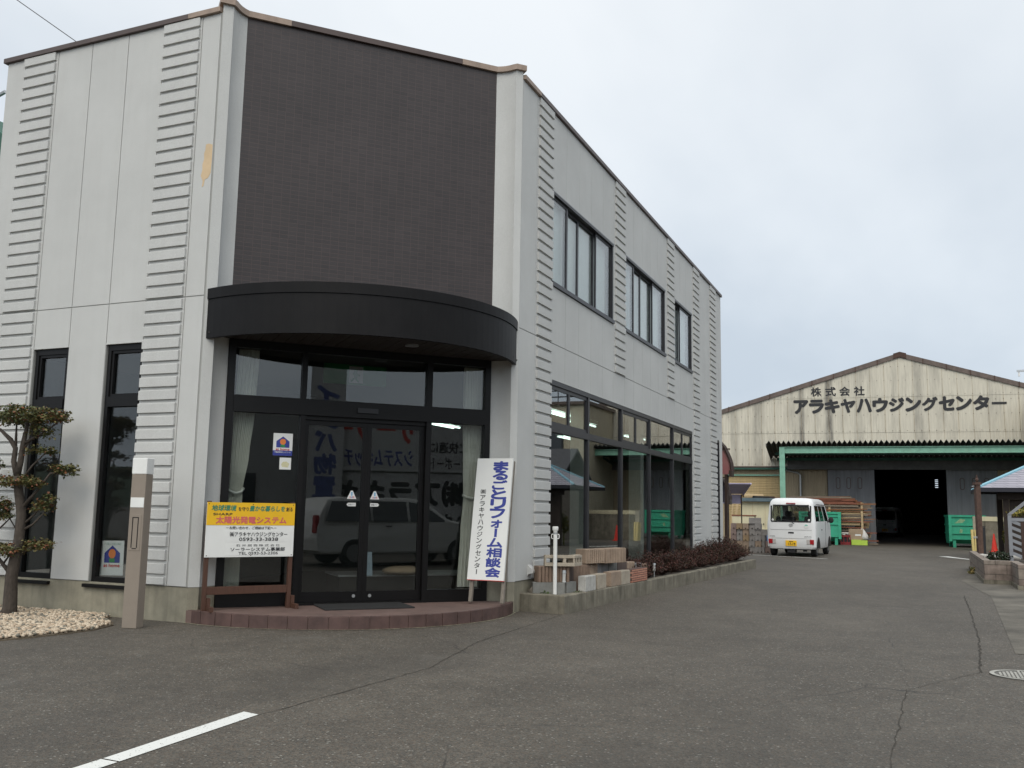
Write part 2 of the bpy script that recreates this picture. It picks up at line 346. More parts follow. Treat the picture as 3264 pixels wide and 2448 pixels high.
cells(f1, b1, ML, LB, LH, .012, [ZB, ZG, ZT]); 
wl = f1.build('wall', M['wall'], B)
f2 = MB(); cells(f2, b1, MR, RB, RH, .006, [ZB, ZG, ZT]); f2.build('wall', M['wall'], B)
b1.M = ML; b1.box(-.022, -.0, .002, .16, ZB, ZT)
b1.M = Matrix()
b1.box(-3.644, -3.49, .16, 16.82, ZB, ZT); b1.box(-3.644, 2.52, 16.82, 16.98, ZB, ZT)
b1.build('inner_wall', M['groove'], B)
# raised clapboard strips
rb = MB()
def ribs(Mx, u0, u1, zlo, zhi):
    rb.M = Mx; k = -22
    while True:
        z = 3.70+k*.1515; k += 1
        if z+.105 > zhi: break
        if z < zlo: 
            if z+.105 < zlo+.03: continue
            z0 = zlo
        else: z0 = z
        rb.yz([(.004, z0), (-.028, z0), (-.028, z+.104), (-.022, z+.110), (.004, z+.111)], u0, u1)
for u0, u1 in ((-3.30, -2.733), (-.888, -.33)): rb = MB(); ribs(ML, u0, u1, .40, 7.15); rb.build('clapboard_strip', M['wall'], B)
for u0, u1, zlo in ((3.53, 4.088, .40), (7.2, 7.812, 3.69), (10.98, 11.57, 3.69), (13.5, 14.15, .40), (15.47, 16.19, .40)): rb = MB(); ribs(MR, u0, u1, zlo, 7.15); rb.build('clapboard_strip', M['wall'], B)
# corner fins with a coved inner side
def cove(a, b, flip):
    pts = []
    for i in range(9):
        th = math.pi/2*i/8
        u, v = (math.sin(th), 1-math.cos(th)) if True else (0, 0)
        q = .55; x = a[0]+(b[0]-a[0])*((1-math.cos(th))*(1-q)+q*i/8); y = a[1]+(b[1]-a[1])*(math.sin(th)*(1-q)+q*i/8)
        pts.append((x, y))
    return pts
def w2(s, d): v = cpt(s, d); return (v.x, v.y)
cvL = cove((.122, 0), (.313, .2), 0); cvR = cove((3.862, 0), (3.655, .2), 0)
finL = [(0.0, 0.0), w2(.122, 0)]+[w2(*p) for p in cvL[1:]]+[w2(.313, .34), (-.10, .155), (-.0005, .155)]
finR = [(bx, by), w2(3.862, 0)]+[w2(*p) for p in cvR[1:]]+[w2(3.655, .34), (bx-.155, by+.18), (bx-.155, by+.014), (bx, by+.014)]
fb = MB(); fb.prism(finL, ZB, 7.255); fb.build('corner_fin', M['wall'], B)
fb = MB(); fb.prism(finR, ZB, 7.255); fb.build('corner_fin', M['wall'], B)
# peeled paint with the bare board under it
pp = MB(); pk = [(-.135, 5.51), (-.09, 5.515), (-.036, 5.495), (-.034, 5.3), (-.04, 5.15), (-.075, 5.09), (-.12, 5.08), (-.135, 5.0), (-.16, 4.99), (-.15, 5.06), (-.185, 5.13), (-.165, 5.2), (-.17, 5.27), (-.15, 5.33), (-.155, 5.4), (-.14, 5.44)]
pp.xz(pk, -.0025, .004); pp.build('peeled_patch', M['peel'], B)
# plinth
pl = MB(); pl.M = ML; pl.box(-3.63, -.0, .012, .2, -.05, ZB-.004); pl.M = MR; pl.box(by+.02, 16.97, .012, .2, -.05, ZB-.004)
pl.M = Matrix(); 
pl.build('plinth', M['plinth'], B)
pl = MB(); ins = lambda P: P
pl.prism([w2(.002, .006), w2(.12, .006)]+[w2(p[0], p[1]+.006) for p in cvL[1:]]+[w2(.313, .34), (-.012, .2), (-.012, .011)], -.05, ZB); pl.build('plinth', M['plinth'], B); pl = MB()
pl.prism([w2(3.96, .006), w2(3.862, .006)]+[w2(p[0], p[1]+.006) for p in cvR[1:]]+[w2(3.655, .34), (bx-.1, by+.2), (bx-.0115, by+.025)], -.05, ZB)
pl.build('plinth', M['plinth'], B)
# dark tile panel
def tilemat():
    ma, nt, b = newmat('dark_tile'); n = nt.nodes; l = nt.links; b.inputs['Roughness'].default_value = .38; b.inputs['Specular IOR Level'].default_value = .35
    tc = n.new('ShaderNodeTexCoord'); mp = n.new('ShaderNodeMapping'); l.new(tc.outputs['Object'], mp.inputs[0]); mp.inputs['Rotation'].default_value = (R(90), 0, 0)
    br = n.new('ShaderNodeTexBrick'); br.offset = 0; br.inputs['Scale'].default_value = 1; br.inputs['Brick Width'].default_value = .104; br.inputs['Row Height'].default_value = .052; br.inputs['Mortar Size'].default_value = .0022; br.inputs['Mortar Smooth'].default_value = .2; br.inputs['Bias'].default_value = 0
    br.inputs['Color1'].default_value = (.035, .0285, .028, 1); br.inputs['Color2'].default_value = (.043, .0345, .0335, 1); br.inputs['Mortar'].default_value = (.072, .050, .045, 1)
    sp = n.new('ShaderNodeSeparateXYZ'); cb = n.new('ShaderNodeCombineXYZ'); l.new(tc.outputs['Object'], sp.inputs[0]); l.new(sp.outputs[0], cb.inputs[0]); l.new(sp.outputs[2], cb.inputs[1]); l.new(cb.outputs[0], br.inputs['Vector'])
    no = n.new('ShaderNodeTexNoise'); no.inputs['Scale'].default_value = 1.5; no.inputs['Detail'].default_value = 6; l.new(tc.outputs['Object'], no.inputs['Vector'])
    mr = n.new('ShaderNodeMapRange'); mr.inputs[1].default_value = .3; mr.inputs[2].default_value = .7; mr.inputs[3].default_value = .9; mr.inputs[4].default_value = 1.12; l.new(no.outputs[0], mr.inputs[0])
    mm = n.new('ShaderNodeMixRGB'); mm.blend_type = 'MULTIPLY'; mm.inputs[0].default_value = 1; l.new(br.outputs[0], mm.inputs[1]); l.new(mr.outputs[0], mm.inputs[2]); l.new(mm.outputs[0], b.inputs['Base Color'])
    bp = n.new('ShaderNodeBump'); bp.inputs['Strength'].default_value = .4; bp.inputs['Distance'].default_value = .003; bp.invert = True; l.new(br.outputs['Fac'], bp.inputs['Height']); l.new(bp.outputs[0], b.inputs['Normal'])
    return ma
M['tile'] = tilemat()
tb = MB(); tb.box(.313, 3.655, .2, .34, 3.3, 7.255)
to = tb.build('tile_panel', M['tile'], B); to.rotation_euler = (0, 0, ang)
# copings
def strip(Mx, u0, u1, z0, z1, ma, y0=-.04, y1=.22):
    c = MB(Mx); c.box(u0, u1, y0, y1, z0, z1); c.build('coping', ma, B, bevel=.004)
strip(ML, -3.69, -2.1, 7.146, 7.212, M['copdark']); strip(ML, -2.098, -.512, 7.146, 7.212, M['copdark']); strip(ML, -.51, -.02, 7.147, 7.213, M['coptan'])
strip(MR, by+.02, 3.52, 7.147, 7.213, M['coptan'])
for a, b in ((3.522, 6.5), (6.502, 9.5), (9.502, 12.5), (12.502, 15.2), (15.202, 17.03)): strip(MR, a, b, 7.146, 7.212, M['copdark'])
def covecope(front, name='coping'):   # front: list of (s, d) along the outer edge
    n = len(front); c = MB(MC); P = []
    for i, p in enumerate(front):
        a = Vector(front[max(i-1, 0)]); b = Vector(front[min(i+1, n-1)]); t = (b-a).normalized(); o = Vector((t.y, -t.x))*.04
        P.append((p[0]+o.x, p[1]+o.y))
    c.prism(P+[(front[-1][0], front[-1][1]+.2), (front[0][0], front[0][1]+.2)], 7.252, 7.328); return c
cl = covecope([(-.04, 0), (.122, 0)]+cvL[1:]); cl.M = MC; cl.box(.313, .84, .16, .4, 7.2525, 7.3275); cl.build('coping', M['coptan'], B)
c = MB(MC); c.box(.842, 3.133, .16, .4, 7.252, 7.328); c.build('coping', M['copdark'], B, bevel=.004)
cl = covecope(cvR[::-1]+[(4.0, 0)]); cl.M = MC; cl.box(3.135, 3.655, .16, .4, 7.2525, 7.3275); cl.build('coping', M['coptan'], B)
# roof, floor, storey slab and inner rooms
FP = [(-3.48, .165), (-.13, .165), (-.13, .39), (2.27, 3.0), (2.51, 3.25), (2.51, 16.8), (-3.48, 16.8)]
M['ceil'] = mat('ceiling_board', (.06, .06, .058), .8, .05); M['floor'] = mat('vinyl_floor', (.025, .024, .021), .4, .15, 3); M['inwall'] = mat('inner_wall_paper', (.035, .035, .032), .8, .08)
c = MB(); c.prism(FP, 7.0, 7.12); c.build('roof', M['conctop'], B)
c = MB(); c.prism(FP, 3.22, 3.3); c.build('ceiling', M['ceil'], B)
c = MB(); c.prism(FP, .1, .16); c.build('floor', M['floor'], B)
c = MB(); c.box(-2.4, -2.3, 3.2, 16.7, .16, 3.22); c.box(-2.3, 2.5, 15.4, 15.5, .16, 3.22); c.box(-3.4, -2.41, 3.2, 3.3, .16, 3.22); c.box(-3.45, 2.4, 5, 5.1, 3.3, 7.0); c.build('dimming_partition', M['inwall'], B)  # inner walls; the long back wall is added to keep the room dark
M['pillar'] = mat('pillar_paint', (.55, .6, .55), .6, .05)
for y in (7.0, 10.6, 14.3):
    c = MB(); c.box(1.95, 2.2, y, y+.25, .16, 3.22); c.build('inner_pillar', M['pillar'], B)
# annex behind
c = MB(); c.box(-3.4, 1.55, 17.0, 21.5, 0, 3.9); c.build('annex', M['wall'], B)

# canopy
def arc(S, half=1.95, cx=1.98, n=40, d0=0.0, off=0.):
    Rr = (half*half+S*S)/(2*S); th = math.asin(min(1, half/Rr)); P = []
    for i in range(n+1):
        a = -th+2*th*i/n; P.append((cx+(Rr+off)*math.sin(a), d0-((Rr+off)*math.cos(a)-Rr+S)))
    return P
def arcband(S, z0, z1, th_, ma, name, parent, off=0., half=1.95):
    o = arc(S, off=off, half=half); i_ = arc(S, off=off-th_, half=half); c = MB(MC); n = len(o)
    vs = [(x, y, z0) for x, y in o]+[(x, y, z1) for x, y in o]+[(x, y, z1) for x, y in i_]+[(x, y, z0) for x, y in i_]
    fs = []
    for k in range(4):
        for j in range(n-1): fs.append((k*n+j, k*n+j+1, ((k+1) % 4)*n+j+1, ((k+1) % 4)*n+j))
    fs += [(0, n, 2*n, 3*n), (n-1, 4*n-1, 3*n-1, 2*n-1)]
    c.add(vs, fs); return c.build(name, ma, parent, smooth=False)
cp = MB(MC); cp.prism([(.03, .19)]+arc(1.12, half=1.93)+[(3.93, .19)], 3.655, 3.72)
canopy = cp.build('canopy', M['canopy'], B)
arcband(1.15, 3.18, 3.632, .05, M['canopy'], 'fascia', canopy)
arcband(1.15, 3.636, 3.757, .07, M['canopy'], 'fascia_trim', canopy, off=.013)
sf = MB(MC)
for i in range(26):
    x0 = .05+i*.15
    if x0 > 3.85: break
    xm = x0+.07; Rr = (1.95**2+1.15**2)/(2*1.15); yy = -(math.sqrt(max(0, Rr*Rr-(xm-1.98)**2))-Rr+1.15)+.09
    if yy < .18: sf.box(x0, x0+.142, min(yy, .17), .195, 3.235, 3.25)
M['soffit'] = mat('soffit_board', (.035, .028, .024), .6, .2, 6)
sf.build('soffit', M['soffit'], canopy)
dl = MB(MC); dl.cyl(2.35, -.45, 3.222, 3.234, .085, n=20); dl.build('downlight', M['alum'], canopy)
# entrance front
FD = .22
def bar(mb, u0, u1, z0, z1, y0=FD-.05, y1=FD+.07): mb.box(u0, u1, y0, y1, z0, z1)
f = MB(MC)
bar(f, .318, .40, .14, 3.235); bar(f, 3.575, 3.65, .14, 3.235); bar(f, .40, 3.575, 3.14, 3.235)
bar(f, .40, 3.575, 2.38, 2.575, FD-.07); bar(f, .40, 1.185, .14, .29); bar(f, 2.845, 3.575, .14, .29)
for u0, u1 in ((1.185, 1.245), (2.775, 2.845)): bar(f, u0, u1, .14, 2.38, FD-.055); bar(f, u0, u1, 2.575, 3.14, FD-.055)
bar(f, 1.245, 2.775, .14, .166)
bar(f, 1.245, 2.775, 2.33, 2.38, FD-.02)
entr = f.build('entrance_frame', M['frame'], B)
sb = MB(MC); sb.box(1.87, 2.13, FD-.095, FD-.07, 2.44, 2.5); sb.build('door_sensor', M['black'], entr)
def pane(name, u0, u1, z0, z1, y, Mx, parent, ma=None):
    p = MB(Mx); p.box(u0, u1, y-.004, y+.004, z0, z1); return p.build(name, ma or M['glass'], parent)
for u0, u1 in ((.40, 1.185), (1.245, 2.775), (2.845, 3.575)): pane('transom_pane', u0, u1, 2.575, 3.14, FD, MC, entr)
side = pane('side_pane', .40, 1.185, .29, 2.38, FD, MC, entr); pane('side_pane', 2.845, 3.575, .29, 2.38, FD, MC, entr)
doors = []
for k, (u0, u1) in enumerate(((1.247, 2.03), (2.032, 2.773))):
    yd = FD+.03
    f = MB(MC); f.box(u0, u0+.055, yd-.02, yd+.02, .168, 2.328); f.box(u1-.055, u1, yd-.02, yd+.02, .168, 2.328); f.box(u0+.055, u1-.055, yd-.02, yd+.02, .168, .285); f.box(u0+.055, u1-.055, yd-.02, yd+.02, 2.27, 2.328)
    dr = f.build('sliding_door', M['frame'], B); doors.append(dr)
    pane('door_pane', u0+.055, u1-.055, .285, 2.27, yd, MC, dr)
    lk = MB(MC); uc = 1.93 if k == 0 else 2.13
    lk.tube([MC.inverted() @ cpt(uc, yd-.021, .231), MC.inverted() @ cpt(uc, yd-.03, .231)], .02, 16); lk.build('lock', M['alum'], dr)
# stickers
def sticker_home(Mx, w, h, parent_name, parent, wall_mat, lower=True):
    """white card with the house mark; local xz box (0..w, 0..h) facing -y"""
    b = MB(Mx); b.box(0, w, 0, .003, 0, h); base = b.build(parent_name, wall_mat, parent)
    hx = w/2; hb = h*.36; ht = h*.86; hw = w*.34
    b = MB(Mx); b.xz([(hx-hw, hb), (hx+hw, hb), (hx+hw, h*.64), (hx, ht), (hx-hw, h*.64)], -.0015, .001); b.build('house_mark', M['blue'], base)
    b = MB(Mx); b.xz([(hx+.155*w*math.cos(a*math.pi/12), h*.62+.155*w*math.sin(a*math.pi/12)) for a in range(24)], -.003, 0); b.build('disc_mark', M['orange'], base)
    b = MB(Mx); b.xz([(hx-.12*w, hb+.005), (hx+.12*w, hb+.005), (hx+.12*w, hb+h*.13), (hx-.12*w, hb+h*.13)], -.003, 0); b.build('door_mark', M['inkgreen'], base)
    text('at home', w*.7, h*.1, M['redink'], Mx @ T(w*.15, -.002, h*.235), 'lettering', base, bold=.02)
    return base
u0, u1 = .885, 1.112
st = sticker_home(MC @ T(u0, FD-.0075, 1.885), u1-u0, .265, 'house_sticker', side, M['whitebd'])
b = MB(MC @ T(u0, FD-.009, 1.885)); b.box(0, u1-u0, 0, .003, 0, .06); b.build('blue_band', M['blue'], st)
text('不動産情報ネットワーク', .19, .018, M['white'], MC @ T(u0+.018, FD-.0095, 1.917), 'lettering', st, bold=.01)
b = MB(MC @ T(.97, FD-.0075, 1.722)); b.box(0, .135, 0, .003, 0, .14); ys = b.build('small_sticker', M['whitebd'], side)
M['cream'] = mat('cream_ink', (.62, .58, .36), .5, .1, 20)
b = MB(MC @ T(.97, FD-.0085, 1.722)); b.xz([(.03, .03), (.1, .025), (.115, .07), (.08, .095), (.04, .09), (.02, .06)], 0, .001); b.build('printed_shape', M['cream'], ys)
for k, uc in enumerate((1.865, 2.155)):
    yd = FD+.03-.0075; Mx = MC @ T(uc, yd, 0)
    b = MB(Mx); b.xz([(-.058, 1.392), (.058, 1.392), (.012, 1.492), (-.012, 1.492)], 0, .003); tr = b.build('warning_sticker', M['white'], doors[k])
    b = MB(Mx); b.xz([(-.008, 1.43), (.008, 1.43), (.012, 1.475), (-.012, 1.475)], -.0015, .001); b.xz([(-.009, 1.405), (.009, 1.405), (.009, 1.42), (-.009, 1.42)], -.0015, .001); b.build('exclamation_mark', M['lblue'], tr)
    text('注意', .075, .022, M['redink'], Mx @ T(-.038, -.001, 1.402), 'lettering', tr)
    s = -1 if k == 0 else 1
    b = MB(Mx); b.xz([(-.055, 1.305), (.055, 1.305), (.055, 1.343), (-.055, 1.343)] if 0 else [(s*.06, 1.324), (s*.04, 1.345), (-s*.055, 1.345), (-s*.055, 1.303), (s*.04, 1.303)], 0, .003); ar = b.build('arrow_sticker', M['white'], doors[k])
    text('自動ドア', .08, .022, M['black'], Mx @ T(-.04, -.001, 1.313), 'lettering', ar)
# left tall windows
for u0, u1 in ((-2.680, -2.108), (-1.468, -.895)):
    f = MB(ML); y0, y1 = .03, .10
    f.box(u0, u0+.05, y0, y1, .36, 3.175); f.box(u1-.04, u1, y0, y1, .36, 3.175); f.box(u0+.05, u1-.04, y0, y1, 3.11, 3.175); f.box(u0+.05, u1-.04, y0, y1, .36, .44)
    f.box(u0+.05, u1-.04, y0-.012, y1, 2.43, 2.55)
    f.box(u0+.05, u0+.085, y0+.015, y1, 2.55, 3.11); f.box(u1-.07, u1-.04, y0+.015, y1, 2.55, 3.11); f.box(u0+.085, u1-.07, y0+.015, y1, 3.075, 3.11); f.box(u0+.085, u1-.07, y0+.015, y1, 2.55, 2.585)
    w = f.build('tall_window', M['frame'], B)
    pane('window_pane', u0+.085, u1-.07, 2.585, 3.075, .08, ML, w, M['glass']); pane('window_pane', u0+.05, u1-.04, .44, 2.43, .08, ML, w, M['glassdark'])
    s = MB(ML); s.box(u0-.075, u1+.0, -.035, .11, .318, .357); s.build('window_sill', M['frame'], w)
    t = MB(ML); t.box(u0-.01, u1+.01, -.004, .03, 3.182, 3.198); t.build('window_head', M['wall'], w)
# right: upper sliding windows
def sliding(u0, u1, edges, first=True):
    f = MB(MR); y0, y1 = .0, .12; z0, z1 = 4.525, 5.955
    f.box(u0+.002, u1-.002, -.012, y1, z1-.05, z1); f.box(u0+.002, u1-.002, -.03, y1, z0, z0+.06); f.box(u0+.002, u0+.022, y0, y1, z0+.06, z1-.05); f.box(u1-.05, u1-.002, y0, y1, z0+.06, z1-.05)
    w = f.build('sliding_window', M['framegrey'], B)
    t = MB(MR); t.box(u0+.002, u1-.002, -.016, -.0125, z1-.02, z1-.003); t.build('frame_top_line', M['trimlight'], w)  # light grey line along the top of the frame
    e = [u0+.022]+edges+[u1-.05]; n = len(e)-1
    for k in range(n):
        inner = k in ((1, 2) if n == 4 else (0,)); y = .085 if inner else .04
        a, b = e[k], e[k+1]
        if inner and k == n-2: b += .0
        s = MB(MR); s.box(a, a+.03, y-.014, y+.014, z0+.06, z1-.05); s.box(b-.03, b+.03 if k < n-1 else b, y-.0145, y+.0135, z0+.06, z1-.05); s.box(a+.03, b-.03, y-.014, y+.014, z0+.06, z0+.10); s.box(a+.03, b-.03, y-.014, y+.014, z1-.09, z1-.05)
        so_ = s.build('sash', M['framegrey'], w)
        pane('glass_pane', a+.03, b-.03, z0+.10, z1-.09, y, MR, so_, M['glassup']) if False else pane('sash_pane', a+.03, b-.03, z0+.10, z1-.09, y, MR, w, M['glassup'])
    bl = MB(MR)
    z = z0+.06
    bl.box(u0+.023, u1-.051, .146, .15, z0+.061, z1-.051)
    while z < z1-.08: bl.box(u0+.03, u1-.055, .138, .146, z, z+.02); z += .0245
    bl.build('blind', M['blind'], w)
sliding(4.09, 7.115, [4.80, 5.43, 6.2]); sliding(7.815, 10.8, [8.48, 9.1, 9.85]); sliding(11.575, 13.35, [12.25])
# right: large shop window
f = MB(MR); y0, y1 = .012, .07
f.box(4.092, 13.35, y0-.012, y1, 3.085, 3.152); f.box(4.092, 13.35, y0-.01, y1, 2.41, 2.51); f.box(4.092, 13.35, y0, y1, .30, .42); f.box(4.092, 4.13, y0, y1, .42, 2.41); f.box(4.092, 4.13, y0, y1, 2.51, 3.085); f.box(13.3, 13.35, y0, y1, .42, 2.41); f.box(13.3, 13.35, y0, y1, 2.51, 3.085)
MU = (5.83, 7.68, 9.59, 11.5)
for u in MU: f.box(u-.036, u+.036, y0-.010, y1, .42, 2.41); f.box(u-.036, u+.036, y0-.010, y1, 2.51, 3.085)
E5 = [4.13, 5.83, 7.68, 9.59, 11.5, 13.3]
for i in (0, 2, 4):
    a = E5[i]+(.036 if i else 0); b = E5[i+1]-(.036 if i < 4 else 0); c = (a+b)/2
    for p, q in ((a, c), (c, b)):
        f.box(p, p+.035, y0+.01, y1, 2.51, 3.085); f.box(q-.035, q, y0+.01, y1, 2.51, 3.085); f.box(p+.035, q-.035, y0+.01, y1, 2.51, 2.56); f.box(p+.035, q-.035, y0+.01, y1, 3.03, 3.085)
sw = f.build('shop_window', M['framegrey'], B)
for i in range(5):
    a = E5[i]+(.036 if i else 0); b = E5[i+1]-(.036 if i < 4 else 0)
    pane('shop_pane', a, b, .42, 2.41, .04, MR, sw); pane('shop_pane', a, b, 2.51, 3.085, .04, MR, sw)
t = MB(MR); t.box(4.10, 13.34, -.004, .009, 3.155, 3.172); t.build('window_head', M['wall'], sw)
f = MB(MR); f.box(16.205, 16.25, .0, .1, .41, 3.18); f.box(16.55, 16.595, .0, .1, .41, 3.18); f.box(16.25, 16.55, .0, .1, 3.13, 3.18); f.box(16.25, 16.55, .0, .1, .41, .46); f.box(16.25, 16.55, .0, .1, 2.0, 2.05)
nw = f.build('narrow_window', M['framegrey'], B); pane('window_pane', 16.25, 16.55, .46, 2.0, .06, MR, nw, M['glassdark']); pane('window_pane', 16.25, 16.55, 2.05, 3.13, .06, MR, nw, M['glass'])
# vent hood at the foot of the right wall
v = MB(MR); v.yz([(.0, .44), (-.012, .44), (-.012, .455), (-.085, .475), (-.085, .50), (-.012, .575), (.0, .575)], 3.33, 3.43); v.build('vent_hood', M['wall'], B)
# entrance step
M['steptile'] = mat('step_tile', (.155, .105, .09), .6, .2, 3, bump=.2, fine=.1, streak=.2)
M['stepedge'] = mat('step_edge_tile', (.088, .052, .045), .55, .3, 5, bump=.2, streak=.35, streakcol=(.045, .03, .028))
S_ = 1.13
st = MB(MC); st.prism([(.0, .33), (.0, -.0)]+arc(S_-.012, half=1.955)[1:-1]+[(3.93, 0), (3.66, .19), (3.65, .33), (.3, .33)], -.05, .136)
step = tag(st.build('entrance_step', M['steptile']), 'curved reddish brown tiled step in front of the glass entrance', 'step')
ar = arc(S_, half=1.965, n=44)
eb = MB(MC)
for i in range(44):
    if i % 2: continue
    P = ar[i:i+3]
    q0 = Vector(P[0]); q1 = Vector(P[2]); dd = (q1-q0).normalized()*.004
    def inn(p):
        v = Vector((1.98-p[0], ((1.965**2+S_**2)/(2*S_)-S_)-p[1])).normalized()*.05; return (p[0]+v.x, p[1]+v.y)
    a = (P[0][0]+dd.x, P[0][1]+dd.y); c = (P[2][0]-dd.x, P[2][1]-dd.y)
    eb.prism([a, P[1], c, inn(c), inn(P[1]), inn(a)], .0, .1405)
eb.build('edge_tile', M['stepedge'], step, bevel=.004)
mo = MB(MC); oa_ = arc(S_, half=1.985, off=.0, n=60); ob_ = arc(S_, half=1.99, off=.03, n=60)
vs = []
for p, q in zip(oa_, ob_): w_ = random.uniform(.3, 1.0); vs += [(p[0], p[1], .005), (p[0]+(q[0]-p[0])*w_, p[1]+(q[1]-p[1])*w_, .005)]
mo.add(vs, [(2*i, 2*i+1, 2*i+3, 2*i+2) for i in range(60)]); mo.build('mortar_fillet', mat('pale_mortar', (.26, .245, .17), .95, .35, 25), step)
mt = MB(); mt.M = T(1.42, 1.37, .137) @ RZ(ang); mt.box(-.53, .53, -.3, .3, 0, .016)
tag(mt.build('door_mat', M['rubber'], bevel=.005), 'black rubber mat lying on the step before the sliding doors', 'mat')
# ------------------------------------------------------------------ things round the entrance
# curtains hanging behind the glass
def curtain(label, prof, group):
    """prof: list of (z, u0, u1)"""
    c = MB(MC); vs = []; n = 60; rows = []
    zs = []
    for (za, a0, a1), (zb_, b0, b1) in zip(prof[:-1], prof[1:]):
        for k in range(6): q = k/6; q = q*q*(3-2*q); zs.append((za+(zb_-za)*k/6, a0+(b0-a0)*q, a1+(b1-a1)*q))
    zs.append(prof[-1])
    ph = random.uniform(0, 6)
    for z, a, b in zs:
        for i in range(n+1):
            t = i/n; vs.append((a+(b-a)*t, .40+.022*math.sin(t*2*math.pi*11+ph)+.008*math.sin(t*31+z*.7), z))
    fs = []
    for j in range(len(zs)-1):
        for i in range(n): fs.append((j*(n+1)+i, j*(n+1)+i+1, (j+1)*(n+1)+i+1, (j+1)*(n+1)+i))
    c.add(vs, fs); o = c.build('curtain', M['curtain'], None, smooth=True); tag(o, label, 'curtain', group)
    zt, a, b = [p for p in prof if abs(p[0]-1.45) < .02][0]
    t = MB(MC); t.tube([(a-.012, .40, 1.47), (a+.02, .36, 1.45), ((a+b)/2, .352, 1.43), (b-.02, .36, 1.45), (b+.012, .40, 1.49)], .018, 8); t.build('tieback', M['curtain'], o, smooth=True)
curtain('pale pleated curtain tied back behind the left entrance pane beside the yellow sign', [(3.15, .46, .70), (2.4, .44, .68), (1.9, .435, .64), (1.45, .43, .585), (1.0, .42, .60), (.30, .41, .60)], 'curtains in the entrance')
curtain('pale pleated curtain tied back behind the right entrance pane beside the tall white sign', [(3.15, 3.36, 3.62), (2.4, 3.36, 3.63), (1.9, 3.375, 3.61), (1.45, 3.39, 3.58), (1.0, 3.36, 3.585), (.30, 3.33, 3.60)], 'curtains in the entrance')
# yellow and white solar sign on a wooden stand
pA = Vector((.229, .013)); pB = Vector((.763, .806)); sl = (pB-pA).length; sa = math.atan2(pB.y-pA.y, pB.x-pA.x)
S = thing('wooden_sign_stand', 'yellow and white sign board on a brown wooden stand left of the entrance', 'sign', (pA.x, pA.y, .1365), sa)
zb = -.1365
for x in (-.022, sl-.022):
    p = MB(); p.box(x, x+.045, .0, .05, 0, 1.335+zb); p.build('post', M['woodred'], S, bevel=.003)
    p = MB(); p.box(x+.0455, x+.085, -.16, .19, 0, .055); p.box(x+.0455, x+.085, -.02, .05, .055, .14); p.build('foot', M['woodred'], S, bevel=.003)
p = MB(); p.box(.023, sl-.022, .008, .042, .31+zb, .395+zb); p.build('rail', M['woodred'], S, bevel=.003)
w0, w1, z0, z1, zm = -.03, sl+.02, .718+zb, 1.322+zb, 1.07+zb
p = MB(); p.box(w0, w1, -.014, -.001, z0, z1); bd = p.build('board', M['whitebd'], S)
p = MB(); p.box(w0, w1, -.0165, -.0142, zm, z1); p.build('yellow_band', M['yellow'], bd)
def L(body, fx, fz, fw_, fh, ma, bold=0., shear=0., y=-.0175):
    """fractions measured on the board: left, bottom, width, height"""
    W_ = w1-w0; H_ = z1-z0; text(body, fw_*W_, fh*H_, ma, T(w0+fx*W_, y, z0+fz*H_), 'lettering', bd, bold=bold, shear=shear)
L('地球環境', .05, .845, .27, .105, M['green'], .03, .15); L('を守り', .345, .845, .115, .075, M['black'], .02); L('豊かな暮らしを', .47, .845, .41, .10, M['green'], .03, .15); L('創る', .895, .848, .075, .08, M['black'], .02)
L('SHARP', .07, .762, .21, .042, M['black'], .012); L('太陽光発電システム', .105, .617, .795, .125, M['red'], .035)
L('ーお問い合わせ、ご相談は下記へー', .22, .507, .57, .055, M['black'], .012, y=-.0155)
for (a, b) in ((.205, .275), (.205, .03)):
    p = MB(); W_ = w1-w0; H_ = z1-z0; p.box(w0+a*W_, w0+.965*W_, -.0155, -.0142, z0+b*H_, z0+(b+.205)*H_); p.build('paper_patch', M['white'], bd)
L('㈱アラキヤハウジングセンター', .265, .375, .655, .085, M['black'], .012); L('0593-33-3838', .37, .296, .445, .06, M['black'], .012)
L('石 井 燃 商 株 式 会 社', .34, .19, .50, .045, M['black'], .0); L('ソーラーシステム事業部', .28, .105, .62, .07, M['black'], .015); L('TEL 0593-53-2306', .37, .043, .45, .05, M['black'], .005)
for fx in (.02, .51, .98):
    for fz in (.03, .97):
        p = MB(); p.ball((w0+fx*(w1-w0), -.0165, z0+fz*(z1-z0)), (.006, .004, .006)); p.build('screw', M['rust'], bd)
